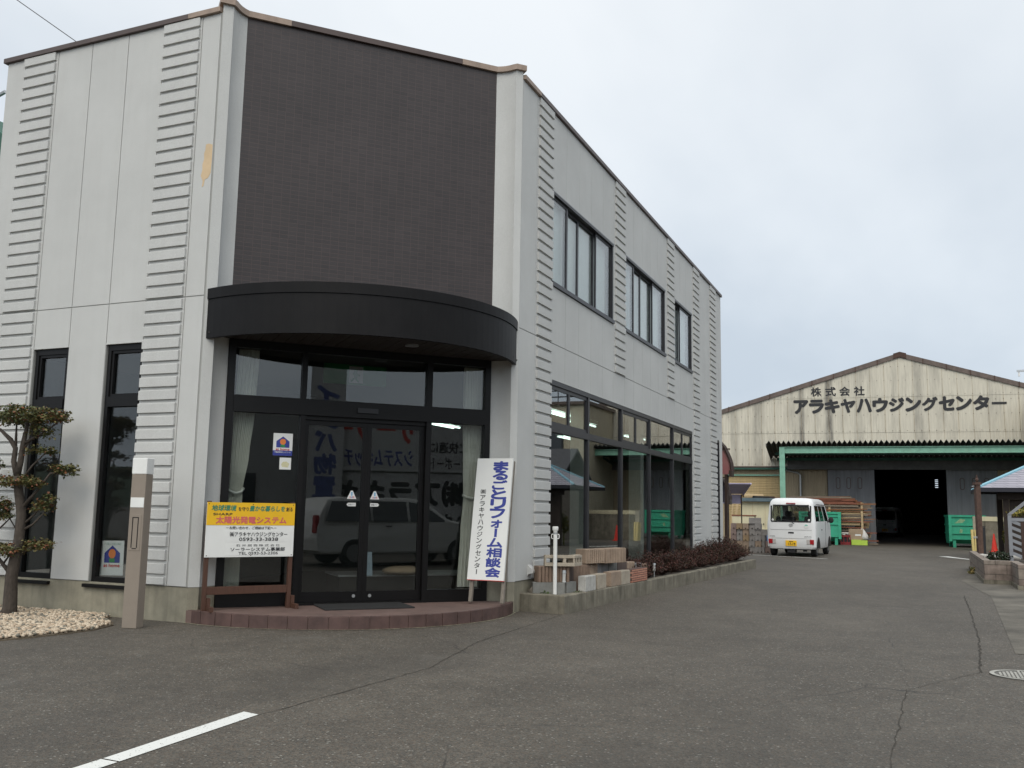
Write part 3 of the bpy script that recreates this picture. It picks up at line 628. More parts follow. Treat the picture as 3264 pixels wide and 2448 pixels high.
# tall white sign leaning back against the corner
lean = math.atan2(.30, 1.82); Mx = Matrix.Rotation(-lean, 4, 'X')
S = thing('leaning_sign_board', 'tall white sign with blue vertical lettering leaning on the right corner of the entrance', 'sign', (2.305, 2.335, .137), R(1.5)); S.scale = (.975, .975, .975)
for x in (.0, .435):
    p = MB(Mx); p.box(x, x+.045, .004, .049, .03, 1.84); p.build('leg', M['woodgrey'], S, bevel=.003)
p = MB(Mx); p.box(-.028, .475, -.03, .003, .30, 1.868); bd = p.build('board', M['whitebd'], S, bevel=.002)
p = MB(Mx); p.box(-.0285, .4755, -.0305, .0035, .296, .303); p.build('edge_strip', M['redink'], bd)
def vchars(s, xc, ztop, zbot, w, ma, bold, name, fill=.92):
    n = len(s); st_ = (ztop-zbot)/n; b = MB()
    for i, ch in enumerate(s):
        zc_ = ztop-st_*(i+1); hh = st_*fill
        if ch == 'ー':
            b.M = Mx; b.xz([(xc-w*.09, zc_+.02*w), (xc+w*.09, zc_+.02*w), (xc+w*.09, zc_+hh), (xc-w*.09, zc_+hh)], -.0312, -.0305); continue
        ww = w*.72 if ch in 'ォ' else w; hh2 = hh*.85 if ch in 'ォ' else hh
        text(ch, ww, hh2, None, Mx @ T(xc-ww/2, -.0312, zc_), name, None, bold=bold, join=b)
    b.M = Matrix(); return b.build(name, ma, bd)
vchars('まるごとリフォーム相談会', .315, 1.835, .345, .20, M['blue'], .026, 'lettering', .90)
vchars('㈱アラキヤハウジングセンター', .095, 1.475, .37, .072, M['black'], .012, 'lettering', .80)
# house-mark card standing inside the left window
S = sticker_home(T(-1.44, .125, .449) @ RZ(R(0)) @ Matrix.Rotation(R(-1.5), 4, 'Y'), .355, .40, 'window_card', None, M['whitebd'])
tag(S, 'white card with blue house mark standing inside the second tall window', 'sign')
text('いい家いい土地いい仲介', .26, .03, M['green'], T(-1.40, .1225, .80), 'lettering', S)
# intercom and letterbox post
P0 = Vector((-.255, -.662)); pa = math.atan2(.032, .164)
S = thing('letterbox_post', 'beige metal letterbox post with blank white plates by the gravel', 'letterbox', (P0.x, P0.y, 0), pa)
p = MB(); p.xz([(0, 0), (.17, 0), (.17, 1.602), (0, 1.602)], 0, .13); bod = p.build('body', M['post'], S, bevel=.006)
p = MB(); p.box(-.002, .172, -.002, .132, 1.604, 1.775); p.build('top_plate', M['white'], S, bevel=.006)
p = MB(); p.box(.008, .165, -.004, .0, 1.252, 1.356); p.build('name_plate', M['white'], S)
p = MB(); p.box(.02, .15, -.004, -.0005, .80, 1.18); fl = p.build('mail_flap', M['post'], S, bevel=.003)
p = MB(); p.box(.045, .055, -.006, -.004, .83, 1.15); p.box(.11, .12, -.006, -.004, .83, 1.15); p.box(.055, .11, -.006, -.004, 1.142, 1.15); p.box(.06, .11, -.0065, -.004, .818, .826); p.build('flap_groove', M['dark'], fl)
p = MB(); p.box(-.005, .0, .02, .11, .05, 1.55); p.build('side_trim', M['alum'], S)
# gravel bed
M['peb1'] = mat('pebble_cream', (.52, .43, .32), .8, .25, 40); M['peb2'] = mat('pebble_tan', (.40, .31, .22), .8, .25, 40); M['peb3'] = mat('pebble_grey', (.16, .15, .12), .8, .25, 40)
gp = [(-3.6, -.0), (-1.15, .0), (-1.0, -.08), (-.93, -.25), (-.62, -.42), (-.47, -.56), (-.33, -.95), (-.345, -1.3), (-.42, -1.75), (-.55, -2.1), (-.9, -2.6), (-3.6, -2.6)]
def inside(x, y, poly):
    c = False; n = len(poly)
    for i in range(n):
        a, b = poly[i], poly[(i+1) % n]
        if (a[1] > y) != (b[1] > y) and x < (b[0]-a[0])*(y-a[1])/(b[1]-a[1])+a[0]: c = not c
    return c
M['bedsoil'] = mat('bed_soil', (.12, .095, .065), .95, .3, 20)
p = MB(); p.prism(gp, .0, .012); p.build('gravel_soil', M['bedsoil'])['kind'] = 'structure'
def pebbles(name, poly, n, z, s0, s1, lab, dome=0.0):
    b = MB(); xs = [q[0] for q in poly]; ys = [q[1] for q in poly]; k = 0
    for _ in range(n*6):
        x = random.uniform(min(xs), max(xs)); y = random.uniform(min(ys), max(ys))
        if not inside(x, y, poly): continue
        s = random.uniform(s0, s1); b.M = T(x, y, z+s*.3+random.uniform(0, dome)) @ Matrix.Rotation(random.uniform(0, 6), 4, 'Z') @ Matrix.Rotation(random.uniform(-.5, .5), 4, 'X')
        b.ball((0, 0, 0), (s, s*random.uniform(.6, .95), s*random.uniform(.45, .8)), 6, 4, random.choices((0, 1, 2), (.50, .33, .17))[0], .2); k += 1
        if k >= n: break
    b.M = Matrix(); o = b.build(name, [M['peb1'], M['peb2'], M['peb3']], None, smooth=True); return tag(o, lab, 'gravel', kind='stuff')
gv = [(-2.9, -.03), (-1.15, -.03), (-1.0, -.1), (-.95, -.27), (-.65, -.44), (-.5, -.58), (-.35, -.95), (-.365, -1.3), (-.44, -1.75), (-.57, -2.0), (-1.2, -2.0), (-2.9, -.9)]
pebbles('gravel', gv, 7000, .012, .014, .027, 'pale beige pebbles in the bed under the small tree', .02)
# ------------------------------------------------------------------ trees
M['leafA'] = mat('leaf_olive', (.13, .115, .038), .6, .35, 25); M['leafB'] = mat('leaf_green', (.068, .082, .028), .6, .35, 25); M['leafC'] = mat('leaf_rust', (.22, .085, .04), .6, .35, 25)
M['bark'] = mat('bark', (.062, .05, .04), .9, .35, 10, bump=.8, bscale=25, stretch=(3, 3, 1), streak=.3)
def leaf(b, c, size, mi, flat=.5):
    a = Vector((random.gauss(0, 1), random.gauss(0, 1), random.gauss(0, flat))).normalized(); n_ = Vector((random.gauss(0, .6), random.gauss(0, .6), 1)).normalized()
    w = a.cross(n_).normalized(); l_ = size*random.uniform(.7, 1.3); ww = l_*.32
    c = Vector(c); b.add([c, c+a*l_*.5+w*ww, c+a*l_+n_*-.15*l_, c+a*l_*.5-w*ww], [(0, 1, 2, 3)], mi)
def pad(b, c, r, n, size, wts):
    """a flat cloud of leaf tufts"""
    tufts = []
    for _ in range(max(6, n//14)):
        while True:
            v = Vector((random.uniform(-1, 1), random.uniform(-1, 1), random.uniform(-.6, 1)))
            if v.length < 1: break
        tufts.append(Vector((c[0]+v.x*r[0], c[1]+v.y*r[1], c[2]+v.z*r[2])))
    for _ in range(n):
        t = random.choice(tufts); leaf(b, (t.x+random.gauss(0, .028), t.y+random.gauss(0, .028), t.z+random.gauss(0, .016)), size, random.choices((0, 1, 2), wts)[0])
def tree(name, label, loc, trunk, limbs, pads, group):
    t = thing(name, label, 'tree', loc, 0, group); lx = Vector(loc)
    b = MB()
    for pts, rs in trunk: b.tube([Vector(p)-lx for p in pts], rs, 9)
    tr = b.build('trunk', M['bark'], t, smooth=True)
    b = MB()
    for pts, rs in limbs: b.tube([Vector(p)-lx for p in pts], rs, 6)
    b.build('limb', M['bark'], t, smooth=True)
    b = MB()
    for c, r, n, wts in pads: pad(b, Vector(c)-lx, (r[0]*1.08, r[1]*1.1, r[2]*1.3), int(n*1.5), .038, wts)
    b.build('crown', [M['leafA'], M['leafB'], M['leafC']], t)
    return t
g_, o_, r_ = (.38, .54, .08), (.55, .30, .15), (.35, .2, .45)
tree('topiary_tree', 'small cloud-pruned tree with rusty green leaves before the left windows', (-2.06, -.55, 0),
 [([(-2.08, -.55, -.03), (-2.055, -.548, .1), (-2.068, -.551, .45), (-2.022, -.531, .88), (-2.019, -.53, 1.14), (-2.07, -.55, 1.4), (-2.095, -.565, 1.58)], [.11, .078, .066, .056, .052, .05, .046]),
  ([(-2.095, -.565, 1.58), (-2.07, -.56, 1.75), (-2.06, -.555, 1.95), (-2.03, -.54, 2.2)], [.036, .034, .03, .018]),
  ([(-2.095, -.565, 1.56), (-2.15, -.585, 1.75), (-2.14, -.585, 1.9), (-2.2, -.61, 2.0), (-2.33, -.66, 2.12)], [.034, .03, .028, .026, .016])],
 [([(-2.06, -.555, 1.95), (-1.9, -.48, 2.06), (-1.72, -.4, 2.2)], [.02, .014, .007]), ([(-2.05, -.55, 1.9), (-1.93, -.46, 2.12)], [.016, .006]), ([(-2.14, -.585, 1.93), (-2.2, -.55, 2.2)], [.018, .008]),
  ([(-2.03, -.54, 1.2), (-1.88, -.46, 1.42), (-1.75, -.41, 1.62), (-1.6, -.34, 1.62)], [.024, .016, .013, .006]), ([(-2.07, -.55, 1.5), (-1.95, -.5, 1.7), (-1.8, -.43, 1.88)], [.016, .011, .006]),
  ([(-2.02, -.53, .95), (-1.9, -.47, 1.03), (-1.76, -.41, 1.2)], [.018, .012, .006]), ([(-2.02, -.53, 1.0), (-1.88, -.47, 1.15), (-1.78, -.42, 1.3)], [.015, .01, .006]),
  ([(-2.06, -.55, .45), (-2.16, -.6, .58), (-2.25, -.64, .7), (-2.33, -.68, .72)], [.026, .02, .015, .008]), ([(-2.16, -.6, .58), (-2.12, -.56, .68), (-2.2, -.6, .73)], [.014, .011, .007]),
  ([(-2.05, -.55, .62), (-1.93, -.48, .76), (-1.77, -.41, .8)], [.016, .01, .006])],
 [((-2.12, -.57, 2.27), (.34, .25, .10), 1500, g_), ((-1.78, -.43, 2.28), (.19, .16, .065), 520, o_), ((-1.70, -.40, 2.25), (.09, .1, .04), 130, r_), ((-1.9, -.47, 2.1), (.16, .14, .06), 260, g_),
  ((-1.62, -.35, 1.66), (.16, .13, .055), 420, (.45, .45, .1)), ((-2.1, -.56, 1.52), (.26, .18, .055), 620, (.6, .25, .15)), ((-1.86, -.46, 1.50), (.08, .08, .03), 130, o_), ((-1.87, -.46, 1.88), (.17, .13, .03), 210, g_),
  ((-1.80, -.43, 1.24), (.13, .1, .05), 230, o_), ((-1.74, -.40, 1.33), (.07, .07, .03), 90, g_), ((-1.82, -.44, .80), (.18, .13, .05), 430, o_), ((-2.15, -.58, .74), (.22, .16, .06), 520, (.5, .35, .15))],
 'cloud-pruned trees in the pebble bed')
tree('topiary_tree', 'thin stemmed tree at the left edge, mostly out of the picture', (-2.66, -.33, 0),
 [([(-2.66, -.33, -.02), (-2.68, -.33, .3), (-2.76, -.36, .8), (-2.74, -.35, 1.3), (-2.8, -.36, 1.9)], [.04, .035, .03, .028, .02])],
 [([(-2.75, -.36, .85), (-2.6, -.3, 1.0), (-2.52, -.26, 1.1)], [.014, .01, .006]), ([(-2.74, -.35, 1.1), (-2.58, -.28, 1.16), (-2.46, -.24, .98), (-2.40, -.22, .9)], [.012, .009, .008, .006])],
 [((-2.64, -.32, 1.25), (.13, .12, .08), 420, (.4, .5, .1)), ((-2.6, -.3, 1.12), (.11, .1, .04), 240, g_), ((-2.9, -.4, 1.75), (.2, .2, .08), 400, g_)], 'cloud-pruned trees in the pebble bed')
# ------------------------------------------------------------------ planter along the right wall
kp = [(2.635, 3.125), (3.305, 3.062), (3.402, 5.14), (3.597, 9.66), (3.80, 15.146)]
ki = [(2.70, 3.225), (3.195, 3.18), (3.285, 5.14), (3.48, 9.66), (3.68, 15.1)]
def kerb(o, i, zf, name):
    b = MB(); n = len(o); vs = []
    for (ox, oy), (ix, iy), z in zip(o, i, zf): vs += [(ox, oy, -.05), (ox, oy, z-.012), (ox+(ix-ox)*.12, oy+(iy-oy)*.12, z), (ix, iy, z), (ix, iy, -.05)]
    fs = []
    for k in range(n-1):
        for j in range(4): a = k*5+j; fs.append((a, a+5, a+6, a+1))
    fs += [(0, 1, 2, 3, 4), tuple(range((n-1)*5+4, (n-1)*5-1, -1))]
    b.add(vs, fs); return b.build(name, M['conc'])
tag(kerb(kp, ki, [.23, .231, .225, .215, .202], 'planter_kerb'), 'low stained concrete kerb round the planting strip below the shop windows', 'kerb')
p = MB(); p.prism([(2.70, 3.225), (3.2, 3.18), (3.29, 5.14), (3.48, 9.66), (3.69, 15.1), (2.69, 15.1)], 0, .185); tag(p.build('planter_soil', M['soil']), kind='structure')
pebbles('gravel', [(2.72, 3.235), (3.17, 3.2), (3.24, 4.4), (2.72, 3.6)], 900, .19, .008, .016, 'pale grit around the white pole in the planter corner')
# white pole with chain loops
S = thing('chain_post', 'white painted chain post with two loops standing in the planter corner', 'post', (3.06, 3.362, .185))
p = MB(); p.cyl(0, 0, -.05, .845, .026, n=20); p.build('pole', M['white'], S, smooth=False)
p = MB(); p.tube([(0, 0, .845), (0, 0, .85), (0, 0, .875), (0, 0, .897), (0, 0, .902)], [.027, .036, .04, .038, .03], 20); p.build('cap', M['white'], S)
p = MB(); p.cyl(0, 0, .80, .825, .0268, n=20); p.build('band', M['alum'], S)
for s in (-1, 1):
    p = MB(); p.tube([(s*.022, 0, .80), (s*.045, 0, .80), (s*.05, 0, .79), (s*.05, 0, .755), (s*.045, 0, .745), (s*.022, 0, .745)], .006, 8); o = p.build('chain_loop', M['white'], S, smooth=True)
    o.rotation_euler = (0, 0, R(23))
p = MB(); p.cyl(0, 0, 0, .02, .03, .0265, n=16); p.build('rusty_foot', mat('rust_stain', (.45, .25, .12), .8, .3, 30), S)
def solar(x, y, z, sc, label):
    S = thing('solar_light', label, 'garden light', (x, y, z), 0, 'solar garden lights in the planter'); 
    p = MB(); p.cyl(0, 0, -.05, .155*sc, .009, n=10); p.build('stake', M['alum'], S)
    p = MB(); p.cyl(0, 0, .16*sc, .175*sc, .026, n=14); p.cyl(0, 0, .175*sc, .265*sc, .02, .023, n=14); p.build('lens', M['white'] if 0 else mat('lamp_plastic', (.5, .5, .48), .25, .05), S)
    p = MB(); p.cyl(0, 0, .265*sc, .30*sc, .03, .026, n=14); p.build('cap', M['alum'], S)
    return S
solar(3.143, 3.479, .19, 1.1, 'small chrome solar light on a stake right of the white pole'); solar(3.345, 7.315, .19, .85, 'small solar light on a stake at the near end of the red shrubs')
# sample blocks
def blockmat(n_, c): return mat(n_, c, .9, .16, 9, bump=.5, bscale=60, fine=.16, streak=.25)
BM = {'w': blockmat('block_white', (.44, .43, .40)), 'c': blockmat('block_cream', (.38, .33, .26)), 'b': blockmat('block_brown', (.22, .155, .115)), 't': blockmat('block_tan', (.31, .235, .175)), 'g': blockmat('block_grey', (.23, .225, .22)), 'd': blockmat('block_dark', (.105, .08, .07)), 'k': blockmat('kerb_grey', (.20, .20, .185))}
GR = 'sample building blocks in the planter'
def block(name, label, loc, rz, wx, dy, h, m_, kind='split', n=2):
    """wx along the kerb, dy deep; the face looks toward -y of the block"""
    S = MB(); 
    if kind == 'plain': S.box(0, wx, 0, dy, 0, h)
    elif kind == 'split':       # face cut in n upright slabs
        S.box(0, wx, .02, dy, 0, h)
        for i in range(n): a = wx*i/n; S.box(a+.004, a+wx/n-.004, 0, .02, 0, h-.004)
    elif kind == 'rib':         # rough upright ribs
        S.box(0, wx, .025, dy, 0, h); k = max(2, int(wx/.045))
        for i in range(k): a = wx*i/k; S.prism([(a+.002, .025), (a+.008, random.uniform(0, .008)), (a+wx/k*.6, random.uniform(-.004, .006)), (a+wx/k-.004, .012), (a+wx/k-.002, .025)], 0, h-.003*random.random())
    o = S.build(name, m_, None, bevel=.004); o.location = loc; o.rotation_euler = (0, 0, rz); return tag(o, label, 'block', GR)
ka = math.atan2(5.14-3.062, 3.402-3.305)           # the kerb's direction; block x runs along it
zk = .231
block('concrete_block', 'whitish slab block on the kerb, nearest in the front row', (3.335, 3.80, .229), ka, .19, .11, .20, BM['w'])
block('concrete_block', 'whitish slab block on the kerb, second in the front row', (3.345, 3.995, .229), ka, .185, .11, .198, BM['w'])
block('concrete_block', 'cream slab block standing alone between the whitish and the brown blocks', (3.352, 4.25, .229), ka, .355, .11, .20, BM['c'])
block('concrete_block', 'grey brown split block on the kerb right of the cream block', (3.375, 4.80, .228), ka, .43, .12, .205, BM['t'])
block('concrete_block', 'pale cream split block on the kerb touching the red brick-faced block', (3.40, 5.235, .227), ka, .40, .12, .20, BM['c'])
def brickface():
    ma, nt, b = newmat('red_brick_face'); n = nt.nodes; l = nt.links; b.inputs['Roughness'].default_value = .9
    tc = n.new('ShaderNodeTexCoord'); sp = n.new('ShaderNodeSeparateXYZ'); cb = n.new('ShaderNodeCombineXYZ'); l.new(tc.outputs['Object'], sp.inputs[0]); l.new(sp.outputs[0], cb.inputs[0]); l.new(sp.outputs[2], cb.inputs[1])
    br = n.new('ShaderNodeTexBrick'); br.inputs['Scale'].default_value = 1; br.inputs['Brick Width'].default_value = .19; br.inputs['Row Height'].default_value = .033; br.inputs['Mortar Size'].default_value = .004; br.inputs['Color1'].default_value = (.40, .17, .11, 1); br.inputs['Color2'].default_value = (.50, .25, .17, 1); br.inputs['Mortar'].default_value = (.10, .06, .05, 1)
    l.new(cb.outputs[0], br.inputs['Vector']); l.new(br.outputs[0], b.inputs['Base Color']); bp = n.new('ShaderNodeBump'); bp.invert = True; bp.inputs['Distance'].default_value = .01; l.new(br.outputs['Fac'], bp.inputs['Height']); l.new(bp.outputs[0], b.inputs['Normal']); return ma
BM['r'] = brickface()
block('concrete_block', 'pinkish red block with small brick courses at the end of the front row', (3.422, 5.70, .226), ka, .76, .12, .20, BM['r'], 'plain')
# grey kerb stones under the rear row
for i, (x, y, rz, w_, lb) in enumerate(((2.80, 3.245, .5, .42, 'low grey kerb stone behind the white pole'), (3.175, 3.51, 1.42, .26, 'low grey kerb stone behind the solar light, with moss'))):
    block('kerb_stone', lb, (x, y, .186), rz, w_, .15, .175, BM['k'], 'plain')
# rear row of ribbed blocks, standing on soil and stones
z2 = .363
block('concrete_block', 'broad brown ribbed block standing behind the white pole', (2.86, 3.28, z2), .70, .44, .19, .205, BM['b'], 'rib')
RY = [3.72, 4.02, 4.33, 4.63, 4.94, 5.38, 5.78, 6.23, 6.6, 6.98, 7.25]; RT = [.563, .555, .546, .54, .534, .527, .521, .50, .47, .44]
RL = [('d', 'dark brown ribbed block behind the whitish front blocks, first of the rear row'), ('b', 'brown ribbed block, second in the rear row'), ('b', 'lighter brown ribbed block behind the cream front block'), ('t', 'tan ribbed block under the left one of the big top blocks'), ('g', 'blue grey ribbed block in the rear row'), ('k', 'grey ribbed block under the right one of the big top blocks'), ('d', 'dark block with pale flecks in the rear row'), ('t', 'tan ribbed block in the rear row behind the brick-faced block'), ('g', 'grey ribbed block behind the far end of the brick-faced block'), ('b', 'low brown block at the far end of the rear row by the shrubs')]
for i, (c_, lb) in enumerate(RL):
    block('concrete_block', lb, (3.085+.048*(RY[i]-3.72), RY[i], .187), ka+.012, RY[i+1]-RY[i]-.012, .19, RT[i]-.187, BM[c_], 'rib')
# perforated breeze blocks lying on top
def breeze(loc, rz, w_, lb):
    S = MB(); S.box(0, w_, 0, .10, 0, .045); S.box(0, w_, 0, .10, .105, .14)
    n = 3; 
    for i in range(n+1): a = w_*i/n; S.box(max(0, a-.02), min(w_, a+.02), 0.004, .096, .045, .105)
    for i in range(10): S.box(w_*(i+.2)/10, w_*(i+.6)/10, .02, .08, .1401, .146)
    o = S.build('breeze_block', BM['c'], None, bevel=.004); o.location = loc; o.rotation_euler = (0, 0, rz); tag(o, lb, 'block', GR)
breeze((2.93, 3.33, z2+.207), .55, .40, 'pale perforated breeze block lying flat behind the white pole'); breeze((3.24, 3.60, .566), ka+.02, .30, 'pale perforated breeze block lying flat beside the shop window')
block('concrete_block', 'big tan ribbed block on top of the stack, left of two', (3.12, 4.45, .556), R(68), .42, .2, .20, BM['t'], 'rib')
block('concrete_block', 'big tan ribbed block on top of the stack, right of two', (3.265, 4.92, .545), R(78), .62, .2, .21, BM['t'], 'rib')
p = MB(); p.ball((0, 0, .05), (.075, .05, .06), 9, 6, 0, .25); o = p.build('rock', M['woodgrey']); o.location = (2.79, 3.33, .20); tag(o, 'small mossy brown rock at the foot of the wall in the planter corner', 'rock')
# weeds
M['weed'] = mat('weed', (.05, .075, .02), .7, .3, 20)
for (x, y, lb) in ((2.97, 3.27, 'green weed tuft at the foot of the grey kerb stone by the white pole'), (3.27, 3.66, 'green weed tuft against the mossy grey kerb stone')):
    b = MB(); b.M = T(x, y, .19)
    for _ in range(60): leaf(b, (random.gauss(0, .03), random.gauss(0, .03), random.uniform(0, .05)), .035, 0, 1.0)
    b.M = Matrix(); tag(b.build('weed', M['weed'], loc=(x, y, .19)), lb, 'weed')
# reddish azalea row
M['twig'] = mat('twig', (.045, .027, .021), .9, .3, 20); M['az1'] = mat('azalea_leaf_dark', (.038, .020, .014), .7, .35, 20); M['az2'] = mat('azalea_leaf_red', (.085, .028, .02), .7, .35, 20); M['az3'] = mat('azalea_leaf_olive', (.045, .042, .017), .7, .3, 20)
def azalea(loc, rx, ry, h, seed):
    random.seed(seed); S = thing('azalea_shrub', 'low dark reddish brown shrub in the planter row below the shop windows', 'shrub', loc, random.uniform(0, 6), 'reddish shrubs in the planter')
    tw = MB(); lf = MB()
    for _ in range(150):
        a = random.uniform(0, 6.283); rr = math.sqrt(random.random()); ex = math.cos(a)*rr*rx; ey = math.sin(a)*rr*ry; ez = h*(1-.55*rr*rr)*random.uniform(.65, 1.08)
        mid = (ex*.45+random.gauss(0, .03), ey*.45+random.gauss(0, .03), ez*.5); tw.tube([(ex*.1, ey*.1, 0), mid, (ex, ey, ez)], [.005, .004, .0015], 4, cap=False)
        for _k in range(30):
            q = random.uniform(.45, 1.05); c = Vector(mid).lerp(Vector((ex, ey, ez)), (q-.4)/.6); leaf(lf, c+Vector((random.gauss(0, .022), random.gauss(0, .022), random.gauss(0, .02))), .027, random.choices((0, 1, 2), (.5, .38, .12))[0], 1.0)
    tw.build('twigs', M['twig'], S); lf.build('foliage', [M['az1'], M['az2'], M['az3']], S)
for i, (x, y, rx, ry, h) in enumerate(((3.10, 6.75, .32, .42, .36), (3.12, 7.6, .36, .5, .42), (3.14, 8.5, .38, .52, .42), (3.17, 9.4, .38, .55, .40), (3.2, 10.4, .38, .58, .42), (3.22, 11.4, .4, .6, .45), (3.26, 12.4, .42, .6, .52), (3.28, 13.3, .42, .55, .60), (3.32, 14.1, .42, .5, .55), (3.36, 14.7, .36, .45, .42))): azalea((x, y, .18), rx, ry, h, 100+i)
random.seed(11)
# manhole cover
S = thing('manhole_cover', 'round pale metal manhole cover in the asphalt at the right edge', 'manhole', (8.20, .80, 0))
M['iron'] = mat('worn_iron', (.36, .35, .31), .6, .2, 20)
p = MB(); p.cyl(0, 0, -.02, .006, .262, n=48); p.build('plate', mat('iron_dark', (.13, .125, .11), .7, .2, 20), S)
p = MB(); n = 48
for i in range(n): a0 = 2*math.pi*i/n; a1 = 2*math.pi*(i+1)/n; p.add([(math.cos(a)*r, math.sin(a)*r, .0105) for r, a in ((.225, a0), (.262, a0), (.262, a1), (.225, a1))], [(0, 1, 2, 3)])
p.build('rim', M['iron'], S)
p = MB()
for i in range(-7, 8):
    for j in range(-3, 4):
        if math.hypot(i*.03, j*.058+.012) < .195: p.box(i*.03-.009, i*.03+.009, j*.058-.024+(i % 2)*.02, j*.058+.024+(i % 2)*.02, .0062, .0105)
p.build('tread', M['iron'], S)
# ------------------------------------------------------------------ warehouse
wa = R(4); wo = Vector((-.0, 0)) 
wn = Vector((-math.sin(wa), math.cos(wa))); wp = wn*37.8705
MW = T(wp.x, wp.y, 0) @ RZ(wa)            # local x along the gable, y into the building
def corrug(name, c, c2, axis=0, pitch=.13, stain=.6, bands=()):
    ma, nt, b = newmat(name); n = nt.nodes; l = nt.links; b.inputs['Roughness'].default_value = .75
    tc = n.new('ShaderNodeTexCoord'); sp = n.new('ShaderNodeSeparateXYZ'); l.new(tc.outputs['Object'], sp.inputs[0])
    def noise(sc, st, det=6):
        mp = n.new('ShaderNodeMapping'); mp.inputs['Scale'].default_value = st; l.new(tc.outputs['Object'], mp.inputs[0])
        x = n.new('ShaderNodeTexNoise'); x.inputs['Scale'].default_value = sc; x.inputs['Detail'].default_value = det; x.inputs['Roughness'].default_value = .65; l.new(mp.outputs[0], x.inputs['Vector']); return x.outputs[0]
    def rng(v, a, b_, c_, d):
        x = n.new('ShaderNodeMapRange'); x.inputs[1].default_value = a; x.inputs[2].default_value = b_; x.inputs[3].default_value = c_; x.inputs[4].default_value = d; l.new(v, x.inputs[0]); return x.outputs[0]
    m1 = n.new('ShaderNodeMixRGB'); l.new(rng(noise(1.1, (1.6, 1, .25)), .5, .72, 0, stain), m1.inputs[0]); m1.inputs[1].default_value = c+(1,); m1.inputs[2].default_value = c2+(1,)
    m2 = n.new('ShaderNodeMixRGB'); m2.blend_type = 'MULTIPLY'; m2.inputs[0].default_value = 1; l.new(m1.outputs[0], m2.inputs[1]); l.new(rng(noise(3, (4, 1, .3)), .3, .7, .86, 1.1), m2.inputs[2])
    co = m2.outputs[0]
    for bc, bw, ba in bands:      # rain-washed dark runs at fixed places on the wall
        su = n.new('ShaderNodeMath'); su.operation = 'SUBTRACT'; l.new(sp.outputs[0], su.inputs[0]); su.inputs[1].default_value = bc
        ab = n.new('ShaderNodeMath'); ab.operation = 'ABSOLUTE'; l.new(su.outputs[0], ab.inputs[0])
        fa = rng(ab.outputs[0], bw*.4, bw, ba, 0); mu = n.new('ShaderNodeMath'); mu.operation = 'MULTIPLY'; l.new(fa, mu.inputs[0]); l.new(rng(noise(2.2, (2, 1, .5)), .3, .6, .25, 1), mu.inputs[1])
        mb_ = n.new('ShaderNodeMixRGB'); l.new(mu.outputs[0], mb_.inputs[0]); l.new(co, mb_.inputs[1]); mb_.inputs[2].default_value = (.10, .095, .085, 1); co = mb_.outputs[0]
    l.new(co, b.inputs['Base Color'])
    w = n.new('ShaderNodeTexWave'); w.wave_type = 'BANDS'; w.bands_direction = 'XYZ'[axis] if axis != 2 else 'Z'; w.inputs['Scale'].default_value = 2*math.pi/20/pitch; l.new(tc.outputs['Object'], w.inputs['Vector'])
    bp = n.new('ShaderNodeBump'); bp.inputs['Strength'].default_value = .55; bp.inputs['Distance'].default_value = .02; l.new(w.outputs[0], bp.inputs['Height']); l.new(bp.outputs[0], b.inputs['Normal']); return ma
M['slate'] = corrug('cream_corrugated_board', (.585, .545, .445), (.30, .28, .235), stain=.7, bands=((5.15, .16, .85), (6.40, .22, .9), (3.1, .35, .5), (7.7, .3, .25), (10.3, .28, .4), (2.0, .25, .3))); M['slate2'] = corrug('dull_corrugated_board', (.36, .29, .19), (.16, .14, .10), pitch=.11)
M['shutter'] = corrug('shutter_slats', (.46, .34, .17), (.3, .24, .15), axis=2, pitch=.08, stain=.3)
M['roofbrown'] = mat('roof_edge', (.13, .10, .085), .7, .25, 6, streak=.4); M['bracket'] = mat('rusty_clip', (.07, .04, .03), .8, .2)
M['mint'] = mat('mint_steel', (.20, .40, .30), .55, .15, 5, streak=.25, streakcol=(.2, .22, .12)); M['dgreen'] = mat('dark_green_steel', (.03, .10, .07), .6, .2)
M['sheet'] = mat('canopy_sheet', (.10, .10, .095), .6, .25, 4); M['greydoor'] = corrug('grey_door', (.21, .215, .225), (.11, .11, .11), pitch=.2, stain=.5)
WH = thing('warehouse', 'cream corrugated warehouse with low gable and black lettering behind the yard', 'building', (wp.x, wp.y, 0), wa)
roof = lambda s: 8.62-.304*abs(s-9.58)
XL, XR = -3.0, 22.0
def gable(s0, s1, zlo, zhi_fn, n=1):
    P = [(s0, zlo), (s1, zlo), (s1, zhi_fn(s1))]
    if s0 < 9.58 < s1: P.append((9.58, zhi_fn(9.58)))
    P.append((s0, zhi_fn(s0))); return P
# three courses of sheets, each a little behind the one above
q = MB(); q.xz([(XL, 6.79), (4.62, 6.79), (4.62, 6.79), (XR, 6.79)][0:0] or [(3.55, 6.785), (15.6, 6.785), (9.58, 8.62)], -.024, .10); q.build('gable_sheet', M['slate'], WH)
q = MB(); q.xz([(XL, 5.125), (XR, 5.125), (XR, min(6.782, roof(XR))), (15.62, 6.782), (3.54, 6.782), (XL, roof(XL))] if roof(XL) > 5.2 else [(-1.8, 5.125), (20.9, 5.125), (15.62, 6.782), (3.54, 6.782)], -.012, .10); q.build('gable_sheet', M['slate'], WH)
q = MB(); q.xz([(XL, 3.56), (XR, 3.56), (XR, roof(XR)), (20.9, 5.122), (-1.9, 5.122), (XL, roof(XL))], 0, .10); q.build('gable_sheet', M['slate'], WH)
